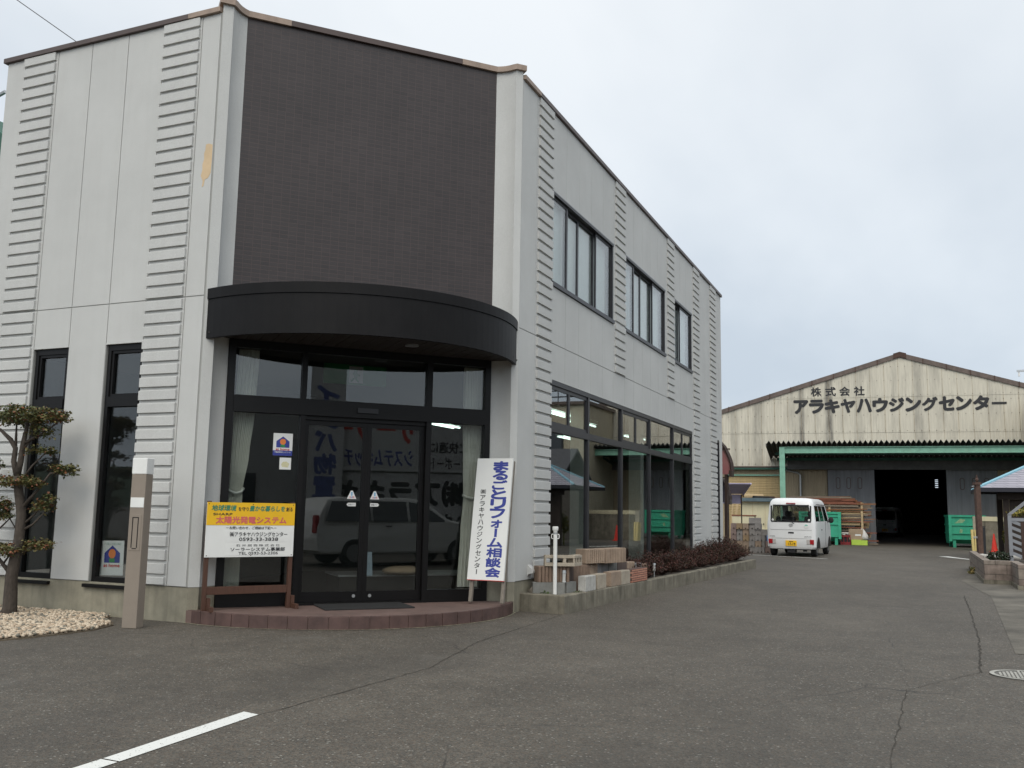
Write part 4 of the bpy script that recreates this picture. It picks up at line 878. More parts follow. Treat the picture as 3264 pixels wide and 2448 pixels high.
# overlap joints with fixing bolts
q = MB()
s = -2.3; random.seed(3)
JN = []
while s < 16.5: JN.append(s); s += .62
for s in JN:
    q.box(s-.006, s+.006, -.027 if s > 3.6 else -.015, -.0, 5.13, min(roof(s)-.02, 8.6)); q.box(s+.02-.006, s+.02+.006, -.003, .02, 3.57, 5.12)
q.build('sheet_joint', M['slate2'], WH)
q = MB()
for s in JN:
    for k in (0, .31):
        for z in (5.2, 5.95, 6.6, 6.86, 7.55, 8.2, 4.35, 3.66):
            if z < roof(s+k)-.1: q.box(s+k-.012, s+k+.012, -.034, -.0, z-.012, z+.012)
q.build('fixing_bolts', M['bracket'], WH)['kind'] = 'stuff'
# roof edge with clips, and roof planes
for sg in (-1, 1):
    e = XL if sg < 0 else XR
    q = MB(); q.xz([(9.58, 8.62), (9.58, 8.84), (e, roof(e)+.17), (e, roof(e)-.03)], -.09, .03); q.build('roof_edge', M['roofbrown'], WH)
    q = MB(); q.xz([(9.58, 8.66), (9.58, 8.78), (e, roof(e)+.12), (e, roof(e)+.02)], .04, 26); q.build('roof', M['roofbrown'], WH)
q = MB()
for k in range(1, 13):
    for sg in (-1, 1):
        s = 9.58+sg*k*.98; z = roof(s)+.07; q.xz([(s-.02, z-.12), (s+.02, z-.12), (s+.02, z+.14), (s-.02, z+.14)], -.105, -.085)
q.xz([(9.3, 8.56), (9.58, 8.64), (9.86, 8.56), (9.86, 8.80), (9.58, 8.88), (9.3, 8.80)], -.11, -.09)
q.build('roof_clips', M['bracket'], WH)['kind'] = 'stuff'
# lower wall, recessed, with shutter and doors
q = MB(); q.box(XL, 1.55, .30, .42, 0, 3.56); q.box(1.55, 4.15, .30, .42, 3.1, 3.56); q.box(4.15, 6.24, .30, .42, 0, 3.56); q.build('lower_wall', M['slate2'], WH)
q = MB(); q.box(1.55, 4.15, .36, .41, 0, 3.1); q.build('roller_shutter', M['shutter'], WH)
q = MB(); q.box(1.5, 1.58, .26, .36, 0, 3.1); q.box(4.12, 4.2, .26, .36, 0, 3.1); q.box(1.5, 4.2, .26, .36, 3.1, 3.17); q.build('shutter_frame', M['mint'], WH)
q = MB(); q.box(XL, 6.2, -.02, .30, 3.50, 3.555); q.build('gutter', M['roofbrown'], WH)
q = MB(); q.box(XL, 6.2, .02, .10, 3.40, 3.498); q.build('girt', M['dgreen'], WH)
q = MB(); q.tube([(4.2, .25, 3.42), (4.9, .22, 3.25), (5.02, .22, 3.15), (5.02, .22, 1.9)], .05, 8); q.build('downpipe', M['alum'], WH)
def slotted(x0, x1, slots):
    b = MB(); b.box(x0, x1, .12, .2, .02, 3.53); o = b.build('sliding_door', M['greydoor'], WH)
    for sx in slots:
        t = MB(); P = [(sx+.10*math.cos(a), 2.95+.10*math.sin(a)) for a in [math.pi*i/8 for i in range(9)]]+[(sx-.10*math.cos(a), 2.6-.10*math.sin(a)) for a in [math.pi*i/8 for i in range(9)]]
        t.xz(P, .105, .119); sl_ = t.build('door_slot', M['roofbrown'], o)
        t = MB(); P = [(sx+.065*math.cos(a), 2.95+.065*math.sin(a)) for a in [math.pi*i/8 for i in range(9)]]+[(sx-.065*math.cos(a), 2.6-.065*math.sin(a)) for a in [math.pi*i/8 for i in range(9)]]
        t.xz(P, .095, .104); t.build('slot_glass', M['slate2'] if 0 else M['greydoor'], sl_)
slotted(6.26, 8.31, (6.71, 7.18, 7.67)); slotted(11.36, 13.45, (12.0, 12.5, 13.0))
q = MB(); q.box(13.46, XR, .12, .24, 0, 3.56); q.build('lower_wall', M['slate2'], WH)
q = MB(); q.box(8.25, 11.42, .02, .3, 3.53, 3.60); q.build('door_track', M['roofbrown'], WH)
# dark interior
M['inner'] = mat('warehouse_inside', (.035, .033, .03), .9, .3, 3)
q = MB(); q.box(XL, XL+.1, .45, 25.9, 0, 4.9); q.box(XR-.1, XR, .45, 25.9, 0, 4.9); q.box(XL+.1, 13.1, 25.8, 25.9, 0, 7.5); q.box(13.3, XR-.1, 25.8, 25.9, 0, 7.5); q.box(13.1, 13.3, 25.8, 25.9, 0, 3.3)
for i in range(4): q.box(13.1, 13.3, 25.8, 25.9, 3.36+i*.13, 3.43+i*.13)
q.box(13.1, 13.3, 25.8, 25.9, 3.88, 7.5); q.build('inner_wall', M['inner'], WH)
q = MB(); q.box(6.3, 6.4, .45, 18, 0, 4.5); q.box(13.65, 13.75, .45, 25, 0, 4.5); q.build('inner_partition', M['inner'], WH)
# lettering on the gable
def WL(body, s0, s1, z0, z1, bold):
    return text(body, s1-s0, z1-z0, M['black'], T(s0, -.03, z0), 'gable_lettering', WH, bold=bold)
for ch, s in zip('株式会社', (5.61, 6.265, 6.895, 7.54)): WL(ch, s, s+.45, 6.88, 7.30, .028)
LET = 'アラキヤハウジングセンター'; n = len(LET); step_ = (14.0-4.8)/n
for i, ch in enumerate(LET):
    s0 = 4.83+i*step_
    if ch == 'ー':
        q = MB(); q.box(s0+.02, s0+.62, -.032, -.026, 6.35, 6.45); q.build('gable_lettering', M['black'], WH)
    else: WL(ch, s0, s0+.60, 6.09+i*.004, 6.68+i*.004, .05)
# loading canopy: folded sheet on a mint steel frame
cz0 = 4.40; yF = -3.2
q = MB(); N_ = 56; x0_, x1_ = 3.72, 15.7; P = []
for i in range(N_*4+1):
    k = i % 4; x = x0_+(x1_-x0_)*i/(N_*4); P.append((x, cz0+(.14 if k in (1, 2) else 0.0)))
vs = []
for y in (yF, .0-.03):
    for x, z in P: vs.append((x, y, z+(.0 if y == yF else -.1)))
m_ = len(P); q.add(vs, [(i, i+1, m_+i+1, m_+i) for i in range(m_-1)])
# sharp tooth profile
q = MB(); P = []
for i in range(N_*2+1): P.append((x0_+(x1_-x0_)*i/(N_*2), cz0+(.15 if i % 2 else 0)))
m_ = len(P); vs = [(x, yF, z) for x, z in P]+[(x, -.03, z-.5) for x, z in P]+[(x, yF, z-.012) for x, z in P]+[(x, -.03, z-.512) for x, z in P]
q.add(vs, [(i, i+1, m_+i+1, m_+i) for i in range(m_-1)]+[(2*m_+i+1, 2*m_+i, 3*m_+i, 3*m_+i+1) for i in range(m_-1)]+[(i, 2*m_+i, 2*m_+i+1, i+1) for i in range(m_-1)])
can = q.build('canopy_sheet', M['sheet'], WH)
q = MB(); q.box(4.45, 15.65, -.12, -.05, 3.40, 4.02); q.build('shade_board', M['sheet'], can)  # added board, stands in for the deep shade where canopy meets wall
q = MB(); q.yz([(yF, cz0-.10), (-.04, cz0-.60), (-.04, cz0-.47), (yF, cz0+.02)], x0_-.03, x0_-.002); q.build('end_flashing', M['sheet'], can)
q = MB(); q.box(4.3, 15.6, -2.96, -2.94, 4.0, 4.27); q.box(4.3, 15.6, -3.03, -2.87, 4.25, 4.275); q.box(4.3, 15.6, -3.03, -2.87, 3.99, 4.005); q.build('beam', M['mint'], WH)
for y in (-1.6, -.4):
    q = MB(); zp = cz0-.02-.16*(y+3.2); q.box(4.0, 15.6, y-.05, y+.05, zp-.13, zp); q.build('purlin', M['dgreen'], WH)
for x in (4.38, 15.0):
    q = MB(); q.box(x-.115, x+.115, -3.03, -2.86, 0, 4.27); q.build('canopy_post', M['mint'], WH)
    q = MB(); q.tube([(x, -2.9, 4.12), (x, -.15, 3.72)], .06, 4); q.build('cross_beam', M['dgreen'], WH)

# ------------------------------------------------------------------ kei van
M['vanwhite'] = mat('van_paint', (.74, .745, .74), .28, .02, 3, spec=.5); M['tyre'] = mat('tyre', (.018, .018, .018), .85, .2); M['rim'] = mat('wheel_rim', (.30, .30, .30), .4, .1, metal=.6)
M['vanglass'] = glass('van_glass', (.62, .66, .64), 1.5); M['redlens'] = mat('red_lens', (.35, .015, .02), .25, .1, 30); M['clearlens'] = mat('clear_lens', (.45, .42, .40), .25, .15, 60); M['plate'] = mat('plate_yellow', (.85, .50, .02), .5, .04); M['seat'] = mat('seat_cloth', (.035, .035, .037), .9, .1)
def make_van(label, loc, rz, full=True):
    V = thing('kei_van', label, 'van', loc, rz)
    lev = [(.235, .69, -1.655, 1.64), (.30, .73, -1.692, 1.685), (.545, .7375, -1.70, 1.695), (.552, .7375, -1.70, 1.695), (.95, .7375, -1.692, 1.62), (1.08, .728, -1.684, 1.44), (1.56, .672, -1.632, .96), (1.67, .648, -1.60, .86), (1.745, .60, -1.54, .76), (1.785, .52, -1.44, .62), (1.80, .36, -1.2, .4)]
    fr = [-1, -.5, 0, .5, 1]; fs_ = [0, .28, .32, .60, .64, .93, 1]
    tmpl = [('b', f) for f in fr]+[('cbr', k) for k in (1, 2, 3)]+[('r', f) for f in fs_]+[('cfr', k) for k in (1, 2, 3)]+[('f', f) for f in (1, .5, 0, -.5, -1)]+[('cfl', k) for k in (1, 2, 3)]+[('l', f) for f in fs_[::-1]]+[('cbl', k) for k in (1, 2, 3)]
    nT = len(tmpl)
    def ring(z, hw, yr, yf):
        r = min(.13, hw*.5); P = []
        for k, v in tmpl:
            if k == 'b': P.append((v*(hw-r), yr, z))
            elif k == 'f': P.append((v*(hw-r), yf, z))
            elif k == 'r': P.append((hw, yr+r+v*(yf-yr-2*r), z))
            elif k == 'l': P.append((-hw, yr+r+v*(yf-yr-2*r), z))
            else:
                a = v*math.pi/8
                cx, cy, a0 = {'cbr': (hw-r, yr+r, -math.pi/2), 'cfr': (hw-r, yf-r, 0), 'cfl': (-hw+r, yf-r, math.pi/2), 'cbl': (-hw+r, yr+r, math.pi)}[k]
                P.append((cx+r*math.cos(a0+a), cy+r*math.sin(a0+a), z))
        return P
    vs = []; 
    for L_ in lev: vs += ring(*L_)
    body = []; win = {}
    for j in range(len(lev)-1):
        for i in range(nT):
            i2 = (i+1) % nT; f = (j*nT+i, j*nT+i2, (j+1)*nT+i2, (j+1)*nT+i); k1, v1 = tmpl[i]; k2, v2 = tmpl[i2]; w = None
            if j == 5:
                if k1 == k2 == 'b': w = 'rear_window'
                elif k1 == k2 == 'f': w = 'windscreen'
                elif k1 == k2 and k1 in 'rl' and abs(v1-v2) > .1: w = 'side_window'
            if w: win.setdefault((w, k1, min(v1, v2) if w == 'side_window' else 0), []).append(f)
            else: body.append(f)
    body += [tuple(range((len(lev)-1)*nT, len(lev)*nT)), tuple(range(nT-1, -1, -1))]
    b = MB(); b.add(vs, body); bo = b.build('body', M['vanwhite'], V, smooth=True); 
    md = bo.modifiers.new('split', 'EDGE_SPLIT'); md.split_angle = R(32)
    for (w, k, v), fl in win.items():
        b = MB(); b.add(vs, fl); b.build(w, M['vanglass'], V)
    # black seal round the rear window
    b = MB(); y0 = lambda z: -1.684+(z-1.08)/.48*.052
    for (x0, x1, z0, z1) in ((-.60, .60, 1.045, 1.082), (-.55, .55, 1.555, 1.585), (-.615, -.565, 1.082, 1.555), (.565, .615, 1.082, 1.555)):
        b.add([(x0, y0(z0)-.004, z0), (x1, y0(z0)-.004, z0), (x1, y0(z1)-.004, z1), (x0, y0(z1)-.004, z1)], [(0, 1, 2, 3)])
    b.build('window_seal', M['black'], V)
    for x in (-.36, .36):
        b = MB(); b.box(x-.23, x+.23, .0, .45, .5, .72); b.box(x-.22, x+.22, -.05, .08, .72, 1.22); b.box(x-.11, x+.11, -.04, .06, 1.22, 1.40); b.build('seat', M['seat'], V, bevel=.04)
    b = MB(); b.box(-.66, .66, -1.6, 1.2, .42, .5); b.box(-.6, .6, 1.0, 1.35, .5, 1.02); b.build('cabin_floor', M['seat'], V)
    for sx in (-1, 1):
        for y in (-1.19, 1.21):
            wc = (sx*.615, y, .265)
            b = MB(); b.tube([(sx*.535, y, .265), (sx*.55, y, .265), (sx*.68, y, .265), (sx*.695, y, .265)], [.24, .265, .265, .24], 28); wh = b.build('wheel', M['tyre'], V)
            b = MB(); b.tube([(sx*.690, y, .265), (sx*.70, y, .265)], [.165, .15], 20); b.build('rim', M['rim'], wh)
            b = MB(); P = [(y+.33*math.cos(a), .265+.33*math.sin(a)) for a in [math.pi*i/14 for i in range(15)]]
            b.yz(P, sx*.7385, sx*.7425); b.build('wheel_arch', M['black'], V)
    b = MB(); b.box(-.6, .6, -1.5, 1.5, .2, .24); b.box(-.13, .1, -1.62, -1.3, .12, .22); b.cyl(.38, -1.5, .16, .22, .06); b.build('underbody', M['black'], V)
    for sx in (-1, 1):
        b = MB(); b.box(sx*.68-.0, sx*.56, -1.712, -1.69, .385, .525) if sx > 0 else b.box(-.68, -.56, -1.712, -1.69, .385, .525); tl = b.build('tail_light', M['redlens'], V, bevel=.006)
        b = MB(); b.box(min(sx*.46, sx*.558), max(sx*.46, sx*.558), -1.712, -1.69, .385, .525); b.build('clear_lens', M['clearlens'], tl, bevel=.006)
    b = MB(); b.box(-.6, .6, -1.7035, -1.69, .55, .556); b.box(-.62, .62, -1.7, -1.685, .812, .817); b.build('panel_gap', M['rubber'], V)
    b = MB(); b.box(-.165, .165, -1.722, -1.70, .325, .49); pl = b.build('number_plate', M['plate'], V)
    text('17-19', .20, .075, M['black'], T(-.075, -1.7235, .345), 'lettering', pl, bold=.03)
    b = MB(); b.box(-.06, -.01, -1.7235, -1.722, .445, .472); b.box(.005, .06, -1.7235, -1.722, .447, .47); b.build('lettering', M['black'], pl)
    b = MB(); b.box(-.135, -.105, -1.7235, -1.722, .365, .395); b.build('lettering', M['orange'], pl)
    b = MB(); b.box(-.085, .085, -1.705, -1.69, .70, .75); b.build('door_handle', M['black'], V, bevel=.01)
    b = MB(); b.tube([(.06*math.cos(a), -1.70, .955+.038*math.sin(a)) for a in [2*math.pi*i/24 for i in range(25)]], .006, 6); b.tube([(-.05, -1.70, .972), (-.02, -1.7, .965), (0, -1.70, .94), (.02, -1.7, .965), (.05, -1.70, .972)], .005, 6); b.build('emblem', M['alum'], V)
    b = MB(); b.box(-.14, .14, -1.645, -1.60, 1.60, 1.645); b.build('brake_light', mat('brake_lens', (.32, .09, .10), .3, .1), V, bevel=.008)
    b = MB(); b.tube([(.10, -1.70, 1.0), (.05, -1.705, 1.04), (-.03, -1.69, 1.10), (-.30, -1.685, 1.13)], .009, 6); b.build('wiper', M['black'], V)
    text('MAZDA', .16, .022, M['black'], T(-.64, -1.702, .60), 'lettering', V, bold=.02); text('SCRUM', .20, .022, M['black'], T(.40, -1.702, .60), 'lettering', V, bold=.02)
    b = MB(); b.tube([(.46, -1.69, .93), (.46, -1.703, .93)], .065, 18); sk = b.build('round_sticker', M['white'], V); b = MB(); b.xz([(.41, .93), (.51, .95), (.50, .98), (.45, .99), (.415, .965)], -1.7045, -1.703); b.build('sticker_print', M['inkgreen'] if 0 else mat('mint_ink', (.25, .55, .45), .5), sk)
    for sx in (-1, 1):
        b = MB(); b.tube([(sx*.545, -1.675, 1.12), (sx*.545, -1.689, 1.12)], .032, 14); b.build('window_sticker', M['white'], V)
    for sx in (-1, 1):
        b = MB(); b.ball((sx*.85, .86, 1.12), (.085, .05, .10), 12, 8); b.tube([(sx*.72, .92, 1.06), (sx*.82, .88, 1.07)], .02, 8); b.build('mirror', M['rubber'], V, smooth=True)
        b = MB(); b.box(min(sx*.737, sx*.744), max(sx*.737, sx*.744), -.52, -.36, .80, .835); b.box(min(sx*.737, sx*.744), max(sx*.737, sx*.744), .36, .375, .3, 1.06); b.build('side_handle', M['black'], V)
    b = MB(); b.tube([(.70, -1.2, 1.60), (.70, .6, 1.60)], .012, 6); b.tube([(-.70, -1.2, 1.60), (-.70, .6, 1.60)], .012, 6); b.build('rain_gutter', M['black'], V)
    return V
van = make_van('white kei van with yellow number plate parked in the yard, seen from behind', (3.90, 23.72, 0), R(-3))
v2 = copy_tree(van); v2.location = (5.7, 56.5, 0); v2.rotation_euler = (0, 0, R(-6)); v2['label'] = 'white van standing in the shade inside the warehouse doorway'
# ------------------------------------------------------------------ waste containers
M['binA'] = mat('container_green', (.035, .33, .20), .55, .18, 3, streak=.3, streakcol=(.05, .2, .12)); M['binD'] = mat('container_inside', (.015, .09, .06), .8, .2); M['faded'] = mat('faded_patch', (.22, .36, .20), .7, .3, 9)
def container(label, loc, rz, w_, l_, h_, patch):
    S = thing('waste_container', label, 'container', loc, rz, 'green waste containers'); 
    b = MB(); zb_ = .16
    P = [(0, zb_+.18), (.30, zb_), (l_-.25, zb_), (l_, zb_+.3), (l_, h_), (0, h_)]
    b.yz(P, 0, .06); b.yz(P, w_-.06, w_); b.box(.06, w_-.06, 0, .06, zb_+.18, h_); b.box(.06, w_-.06, l_-.06, l_, zb_+.3, h_); b.box(.06, w_-.06, .28, l_-.25, zb_, zb_+.06); b.add([(.06, .0, zb_+.18), (w_-.06, .0, zb_+.18), (w_-.06, .30, zb_), (.06, .30, zb_)], [(0, 1, 2, 3)]); b.build('tub', M['binA'], S)
    b = MB()
    for z in (.62*h_, .86*h_) if not patch else (.42*h_, .68*h_): b.box(.02, w_-.02, -.045, 0, z, z+.05); b.box(-.045, 0, .1, l_-.1, z, z+.05)
    b.box(-.05, w_+.05, -.05, .0, h_-.07, h_+.02); b.box(-.05, .0, 0, l_, h_-.07, h_+.02); b.box(w_, w_+.05, 0, l_, h_-.07, h_+.02); b.box(-.05, .07, -.05, 0, zb_+.1, h_-.07); b.box(w_-.07, w_+.05, -.05, 0, zb_+.1, h_-.07); b.build('rib', M['binA'], S)
    b = MB()
    for x in (.1, w_-.22): b.box(x, x+.12, .05, .17, 0, zb_+.2); b.box(x, x+.12, l_-.5, l_-.38, 0, zb_+.05)
    b.build('foot', M['binA'], S)
    if patch:
        for pk_ in ([(.18, 1.02), (.5, 1.05), (.62, 1.18), (.4, 1.22), (.3, 1.12)], [(.35, .6), (.45, .58), (.5, .75), (.4, .8)]):
            b = MB(); b.xz([(x, z) for x, z in pk_], -.003, .001); b.build('faded_patch', M['faded'], S)
    return S
container('green steel waste container beside the white van, before the lumber', (2.66, 35.0, 0), R(3), 1.65, 2.0, 1.40, False)
container('green steel waste container right of the warehouse door with faded patches', (8.68, 36.5, 0), R(4), 1.35, 2.0, 1.36, True)
# ------------------------------------------------------------------ lumber stack and odds and ends before the warehouse
M['lum1'] = mat('lumber_orange', (.22, .105, .05), .85, .3, 6, stretch=(.6, 6, 6)); M['lum2'] = mat('lumber_pale', (.44, .33, .19), .85, .25, 6, stretch=(.6, 6, 6)); M['lum3'] = mat('lumber_grey', (.20, .16, .12), .9, .3, 6, stretch=(.6, 6, 6)); M['lumred'] = mat('lumber_red', (.20, .075, .045), .85, .3, 6, stretch=(.6, 6, 6))
random.seed(21)
GL = 'boards stacked before the warehouse'
def board(x0, x1, y, z, d_, h_, m_, tilt=0., lab='', yaw=0.):
    b = MB(); L_ = x1-x0; b.box(0, L_, 0, d_, 0, h_); o = b.build('lumber_board', M[m_]); o.location = (x0, y, z); o.rotation_euler = (0, -tilt, yaw); tag(o, lab, 'board', GL)
rack = thing('lumber_rack', 'rough timber rack of posts and crossbars carrying the stacked boards', 'rack', (2.5, 36.3, 0))
for x in (1.3, 2.66):
    b = MB(); b.box(x-.045, x+.045, -.06, .0, 0, 1.85); b.build('post', M['lum2'], rack); b = MB(); b.box(x-.045, x+.045, .8, .88, 0, 1.85); b.build('post', M['lum2'], rack)
for z in (.42, .84, 1.22, 1.60):
    for x in (1.3, 2.66): b = MB(); b.box(x-.04, x+.04, -.0, .8, z-.05, z); b.build('crossbar', M['lum3'], rack)
lb = 'board in the lumber rack left of the warehouse door'
rows = [(.42, .10, 'lum3'), (.60, .06, 'lum3'), (.845, .20, 'lum2'), (1.23, .08, 'lum3'), (1.34, .09, 'lum2'), (1.61, .16, 'lum3')]
for r_i, (z, h_, m_) in enumerate(rows):
    for k in range(2):
        board(2.3+random.uniform(-.4, .3), 5.3+random.uniform(-.25, .35), 36.32+k*.39, z, .38, h_*random.uniform(.85, 1), m_, random.uniform(-.004, .004), f"{'front' if k == 0 else 'rear'} {'pale' if m_ == 'lum2' else 'grey brown'} board in the {('lowest', 'second', 'third', 'fourth', 'fifth', 'sixth')[r_i]} layer of the lumber rack")
board(3.2, 5.4, 36.2, 1.47, .1, .05, 'lum1', .03, 'orange board slanting over the middle of the lumber rack'); board(4.1, 5.55, 36.26, 1.42, .12, .05, 'lum1', 0, 'short orange board sticking out to the right of the rack')
for k in range(30):
    ly = k//5; L0 = 1.45+ly*.16+random.uniform(-.25, .35); c_ = random.choice(('lum1', 'lumred', 'lumred', 'lum3', 'lum1'))
    board(L0, min(5.35, 5.05-ly*.10+random.uniform(-.45, .3)), 36.22+(k % 5)*.18, 1.665+.075*ly, .16, .07, c_, random.uniform(-.012, .012), 'reddish brown board in the loose heap on top of the lumber rack', random.uniform(-.02, .02))
for k in range(22):
    board(3.9+random.uniform(-1.2, .6), 5.35+random.uniform(-.35, .4), 36.24+random.uniform(0, .1), random.choice((.3, .5, .56, .72, .98, 1.06, 1.14, 1.31, 1.42, 1.50, 1.56))+random.uniform(-.02, .02), .08, random.uniform(.03, .055), random.choice(('lum1', 'lum2', 'lum3', 'lumred', 'lum2')), random.uniform(-.035, .035), 'loose thin board sticking out of the lumber rack front')
board(4.7, 5.75, 36.2, 1.76, .2, .06, 'lum1', 0, 'orange plank jutting out at the top right of the rack'); board(5.0, 5.8, 36.25, .16, .3, .05, 'lumred', 0, 'red brown board lying low at the right foot of the rack'); board(4.3, 5.8, 36.1, .03, .5, .05, 'lum3', 0, 'grey board lying on the ground under the rack')
for x, z in ((5.35, .72), (5.2, .55), (5.42, .30), (5.3, .95)): board(x-.5, x+.06, 36.6, z, .1, .1, 'lum2', random.uniform(-.1, .1), 'short offcut poking from the right end of the lumber rack')
# crates, boxes, sack
M['cratered'] = mat('crate_red', (.20, .02, .022), .5, .15); M['lime'] = mat('lime_plastic', (.42, .58, .08), .5, .08); M['card'] = mat('cardboard', (.34, .25, .17), .85, .12); M['sack'] = mat('white_sack', (.55, .53, .50), .85, .1, 10)
S = thing('bottle_crate', 'dark red plastic crate on the ground beside the green container', 'crate', (4.27, 35.7, 0))
b = MB(); b.box(0, .42, 0, .03, 0, .12); b.box(0, .42, 0, .03, .33, .43)
for x in (0, .12, .27, .39): b.box(x, x+.03, 0, .03, .12, .33)
b.box(0, .03, .03, .3, 0, .43); b.box(.39, .42, .03, .3, 0, .43); b.box(.03, .39, .27, .3, 0, .43); b.box(.03, .39, .03, .27, 0, .02); b.build('crate_shell', M['cratered'], S)
b = MB(); b.box(.03, .39, .04, .26, .02, .4); b.build('crate_filling', M['black'], S)
b = MB(); b.ball((.2, .15, .47), (.22, .16, .07), 10, 6, 0, .25); tag(b.build('cloth_heap', M['sack'], loc=(0, 0, 0)), 'crumpled white cloth on top of the dark red crate', 'cloth').location = (4.27, 35.7, 0)
b = MB(); b.box(0, .4, 0, .3, 0, .23); o = b.build('plastic_box', M['lime'], bevel=.01); o.location = (4.72, 35.65, 0); tag(o, 'lime green plastic box on the ground, left of two', 'box', 'lime green boxes')
o = o.copy(); COL.objects.link(o); o.location = (5.06, 35.68, 0); o.scale = (.8, 1, .93); tag(o, 'lime green plastic box on the ground, right of two, under the white sack', 'box')
S = thing('cardboard_box', 'brown cardboard box standing on the lime green boxes', 'box', (4.62, 35.72, .232)); b = MB(); b.box(0, .58, 0, .35, 0, .46); b.build('carton', M['card'], S, bevel=.008); b = MB(); b.box(.26, .5, -.004, 0, .17, .24); b.build('paper_label', M['white'], S); b = MB(); b.box(0, .58, -.003, 0, .24, .25); b.build('tape', M['lum3'], S)
b = MB(); b.tube([(0, 0, 0), (-.03, 0, .12), (-.09, .02, .3), (-.14, .03, .42), (-.17, .03, .46)], [.15, .17, .13, .09, .04], 10); o = b.build('sack', M['sack'], smooth=True); o.location = (5.28, 35.85, .24); tag(o, 'limp white sack leaning at the right end of the boxes', 'sack')
# ------------------------------------------------------------------ behind the showroom: awnings, block stack, shed
M['pink'] = None
ma, nt, b = newmat('red_polycarbonate'); b.inputs['Base Color'].default_value = (.42, .17, .17, 1); b.inputs['Roughness'].default_value = .3; b.inputs['Alpha'].default_value = .82; M['pink'] = ma
ma, nt, b = newmat('smoky_polycarbonate'); b.inputs['Base Color'].default_value = (.12, .11, .14, 1); b.inputs['Roughness'].default_value = .3; b.inputs['Alpha'].default_value = .85; M['smoky'] = ma
M['brownal'] = mat('brown_aluminium', (.045, .028, .022), .45, .15); M['purple'] = mat('purple_sheet', (.38, .34, .46), .45, .1)
def awning(label, prof, y0, y1, sheet, eave, post):
    S = thing('curved_awning', label, 'awning', (0, 0, 0), 0)
    n = len(prof); b = MB(); b.add([(x, y0, z) for x, z in prof]+[(x, y1, z) for x, z in prof], [(i, i+1, n+i+1, n+i) for i in range(n-1)]); b.build('sheet', sheet, S, smooth=True)
    b = MB(); b.xz([(prof[0][0], prof[0][1]-.02)]+[(x-.02, z-.02) for x, z in prof]+[(prof[-1][0]-.02, eave), (prof[0][0], eave)], y0+.05, y0+.055); b.build('side_sheet', sheet, S)
    for k in range(3):
        y = y0+(y1-y0)*k/2; b = MB(); b.tube([(x, y, z+.01) for x, z in prof], .03, 6); b.build('rib', M['brownal'], S)
    b = MB(); b.box(prof[-1][0]-.06, prof[-1][0]+.015, y0-.03, y1+.03, eave-.06, eave+.10); b.build('eave_beam', M['brownal'], S)
    b = MB(); b.box(prof[0][0]-.1, prof[-1][0]-.03, y0-.005, y0+.04, eave+.68, eave+.71); b.build('cross_rail', M['brownal'], S)
    for y in (y0+.06, y1-.06): b = MB(); b.box(post-.035, post+.035, y-.035, y+.035, 0, eave); b.build('post', M['brownal'], S)
awning('curved dark red awning on a brown post at the rear corner of the showroom', [(1.56, 3.75), (2.1, 3.52), (2.417, 3.29), (2.585, 3.10), (2.708, 2.82), (2.759, 2.65), (2.777, 2.45)], 17.75, 18.05, M['pink'], 2.35, 2.62)
awning('lower smoky grey curved awning behind the dark red one', [(1.56, 2.75), (2.0, 2.5), (2.24, 2.345), (2.38, 2.21), (2.50, 1.99), (2.555, 1.75), (2.56, 1.66)], 18.6, 18.9, M['smoky'], 1.60, 2.45)
S = thing('purple_awning', 'pale purple flat awning sample before the yellowish roller shutter', 'awning', (.9, 27, 0))
b = MB(); b.xz([(-1.2, 2.36), (.93, 2.36), (.93, 2.40), (-1.2, 2.40)], 0, .06); b.add([(-1.2, .02, 2.36), (.92, .02, 2.36), (.46, 1.2, 2.02), (-1.2, 1.2, 2.02)], [(0, 1, 2, 3)]); b.build('sheet', M['purple'], S)
b = MB(); b.tube([(.93, 0, 2.38), (.45, 1.2, 2.0)], .035, 6); b.build('edge_bar', M['purple'], S); b = MB(); b.box(.36, .40, 1.15, 1.19, 0, 2.0); b.build('post', M['brownal'], S); b = MB(); b.box(-.9, -.86, 1.15, 1.19, 0, 2.0); b.build('post', M['brownal'], S)
b = MB(); b.box(-.5, .36, 1.16, 1.2, 1.65, 2.0); b.build('front_panel', M['purple'], S)
# stacked blocks
GB = 'stacked concrete blocks behind the awning'
random.seed(5)
BK = {'t': BM['t'], 'g': blockmat('block_pale_grey', (.26, .245, .235)), 'p': blockmat('block_pinkish', (.26, .195, .175)), 'y': blockmat('block_ochre', (.30, .215, .13))}
def hollow(m_):
    b = MB(); w_, d_, h_ = .39, .19, .19
    b.box(0, w_, 0, .03, 0, h_); b.box(0, w_, d_-.03, d_, 0, h_)
    for x in (.12, .24): b.box(x, x+.03, .03, d_-.03, 0, h_)
    for x in (0, w_-.03): b.box(x, x+.03, .03, .075, 0, h_); b.box(x, x+.03, .115, d_-.03, 0, h_); b.box(x, x+.03, .075, .115, .05, h_)
    return b.build('hollow_block', m_, None)
protos = {}
def hb(c_, x, y, z, rx=0., rz=0., lab=''):
    if c_ not in protos: o = protos[c_] = hollow(BK[c_])
    else: o = protos[c_].copy(); COL.objects.link(o)
    o.location = (x, y, z); o.rotation_euler = (rx, 0, rz); return tag(o, lab, 'block', GB)
names = {'t': 'tan', 'g': 'pale grey', 'p': 'pinkish', 'y': 'ochre'}
cols = [(1.62, 24.0, 5, 'p'), (1.82, 23.95, 5, 't'), (2.22, 24.0, 5, 'g'), (2.52, 24.05, 3, 'g'), (2.72, 24.1, 2, 'p')]
colno = 0; ORD = ('first', 'second', 'third', 'fourth', 'fifth', 'sixth', 'seventh')
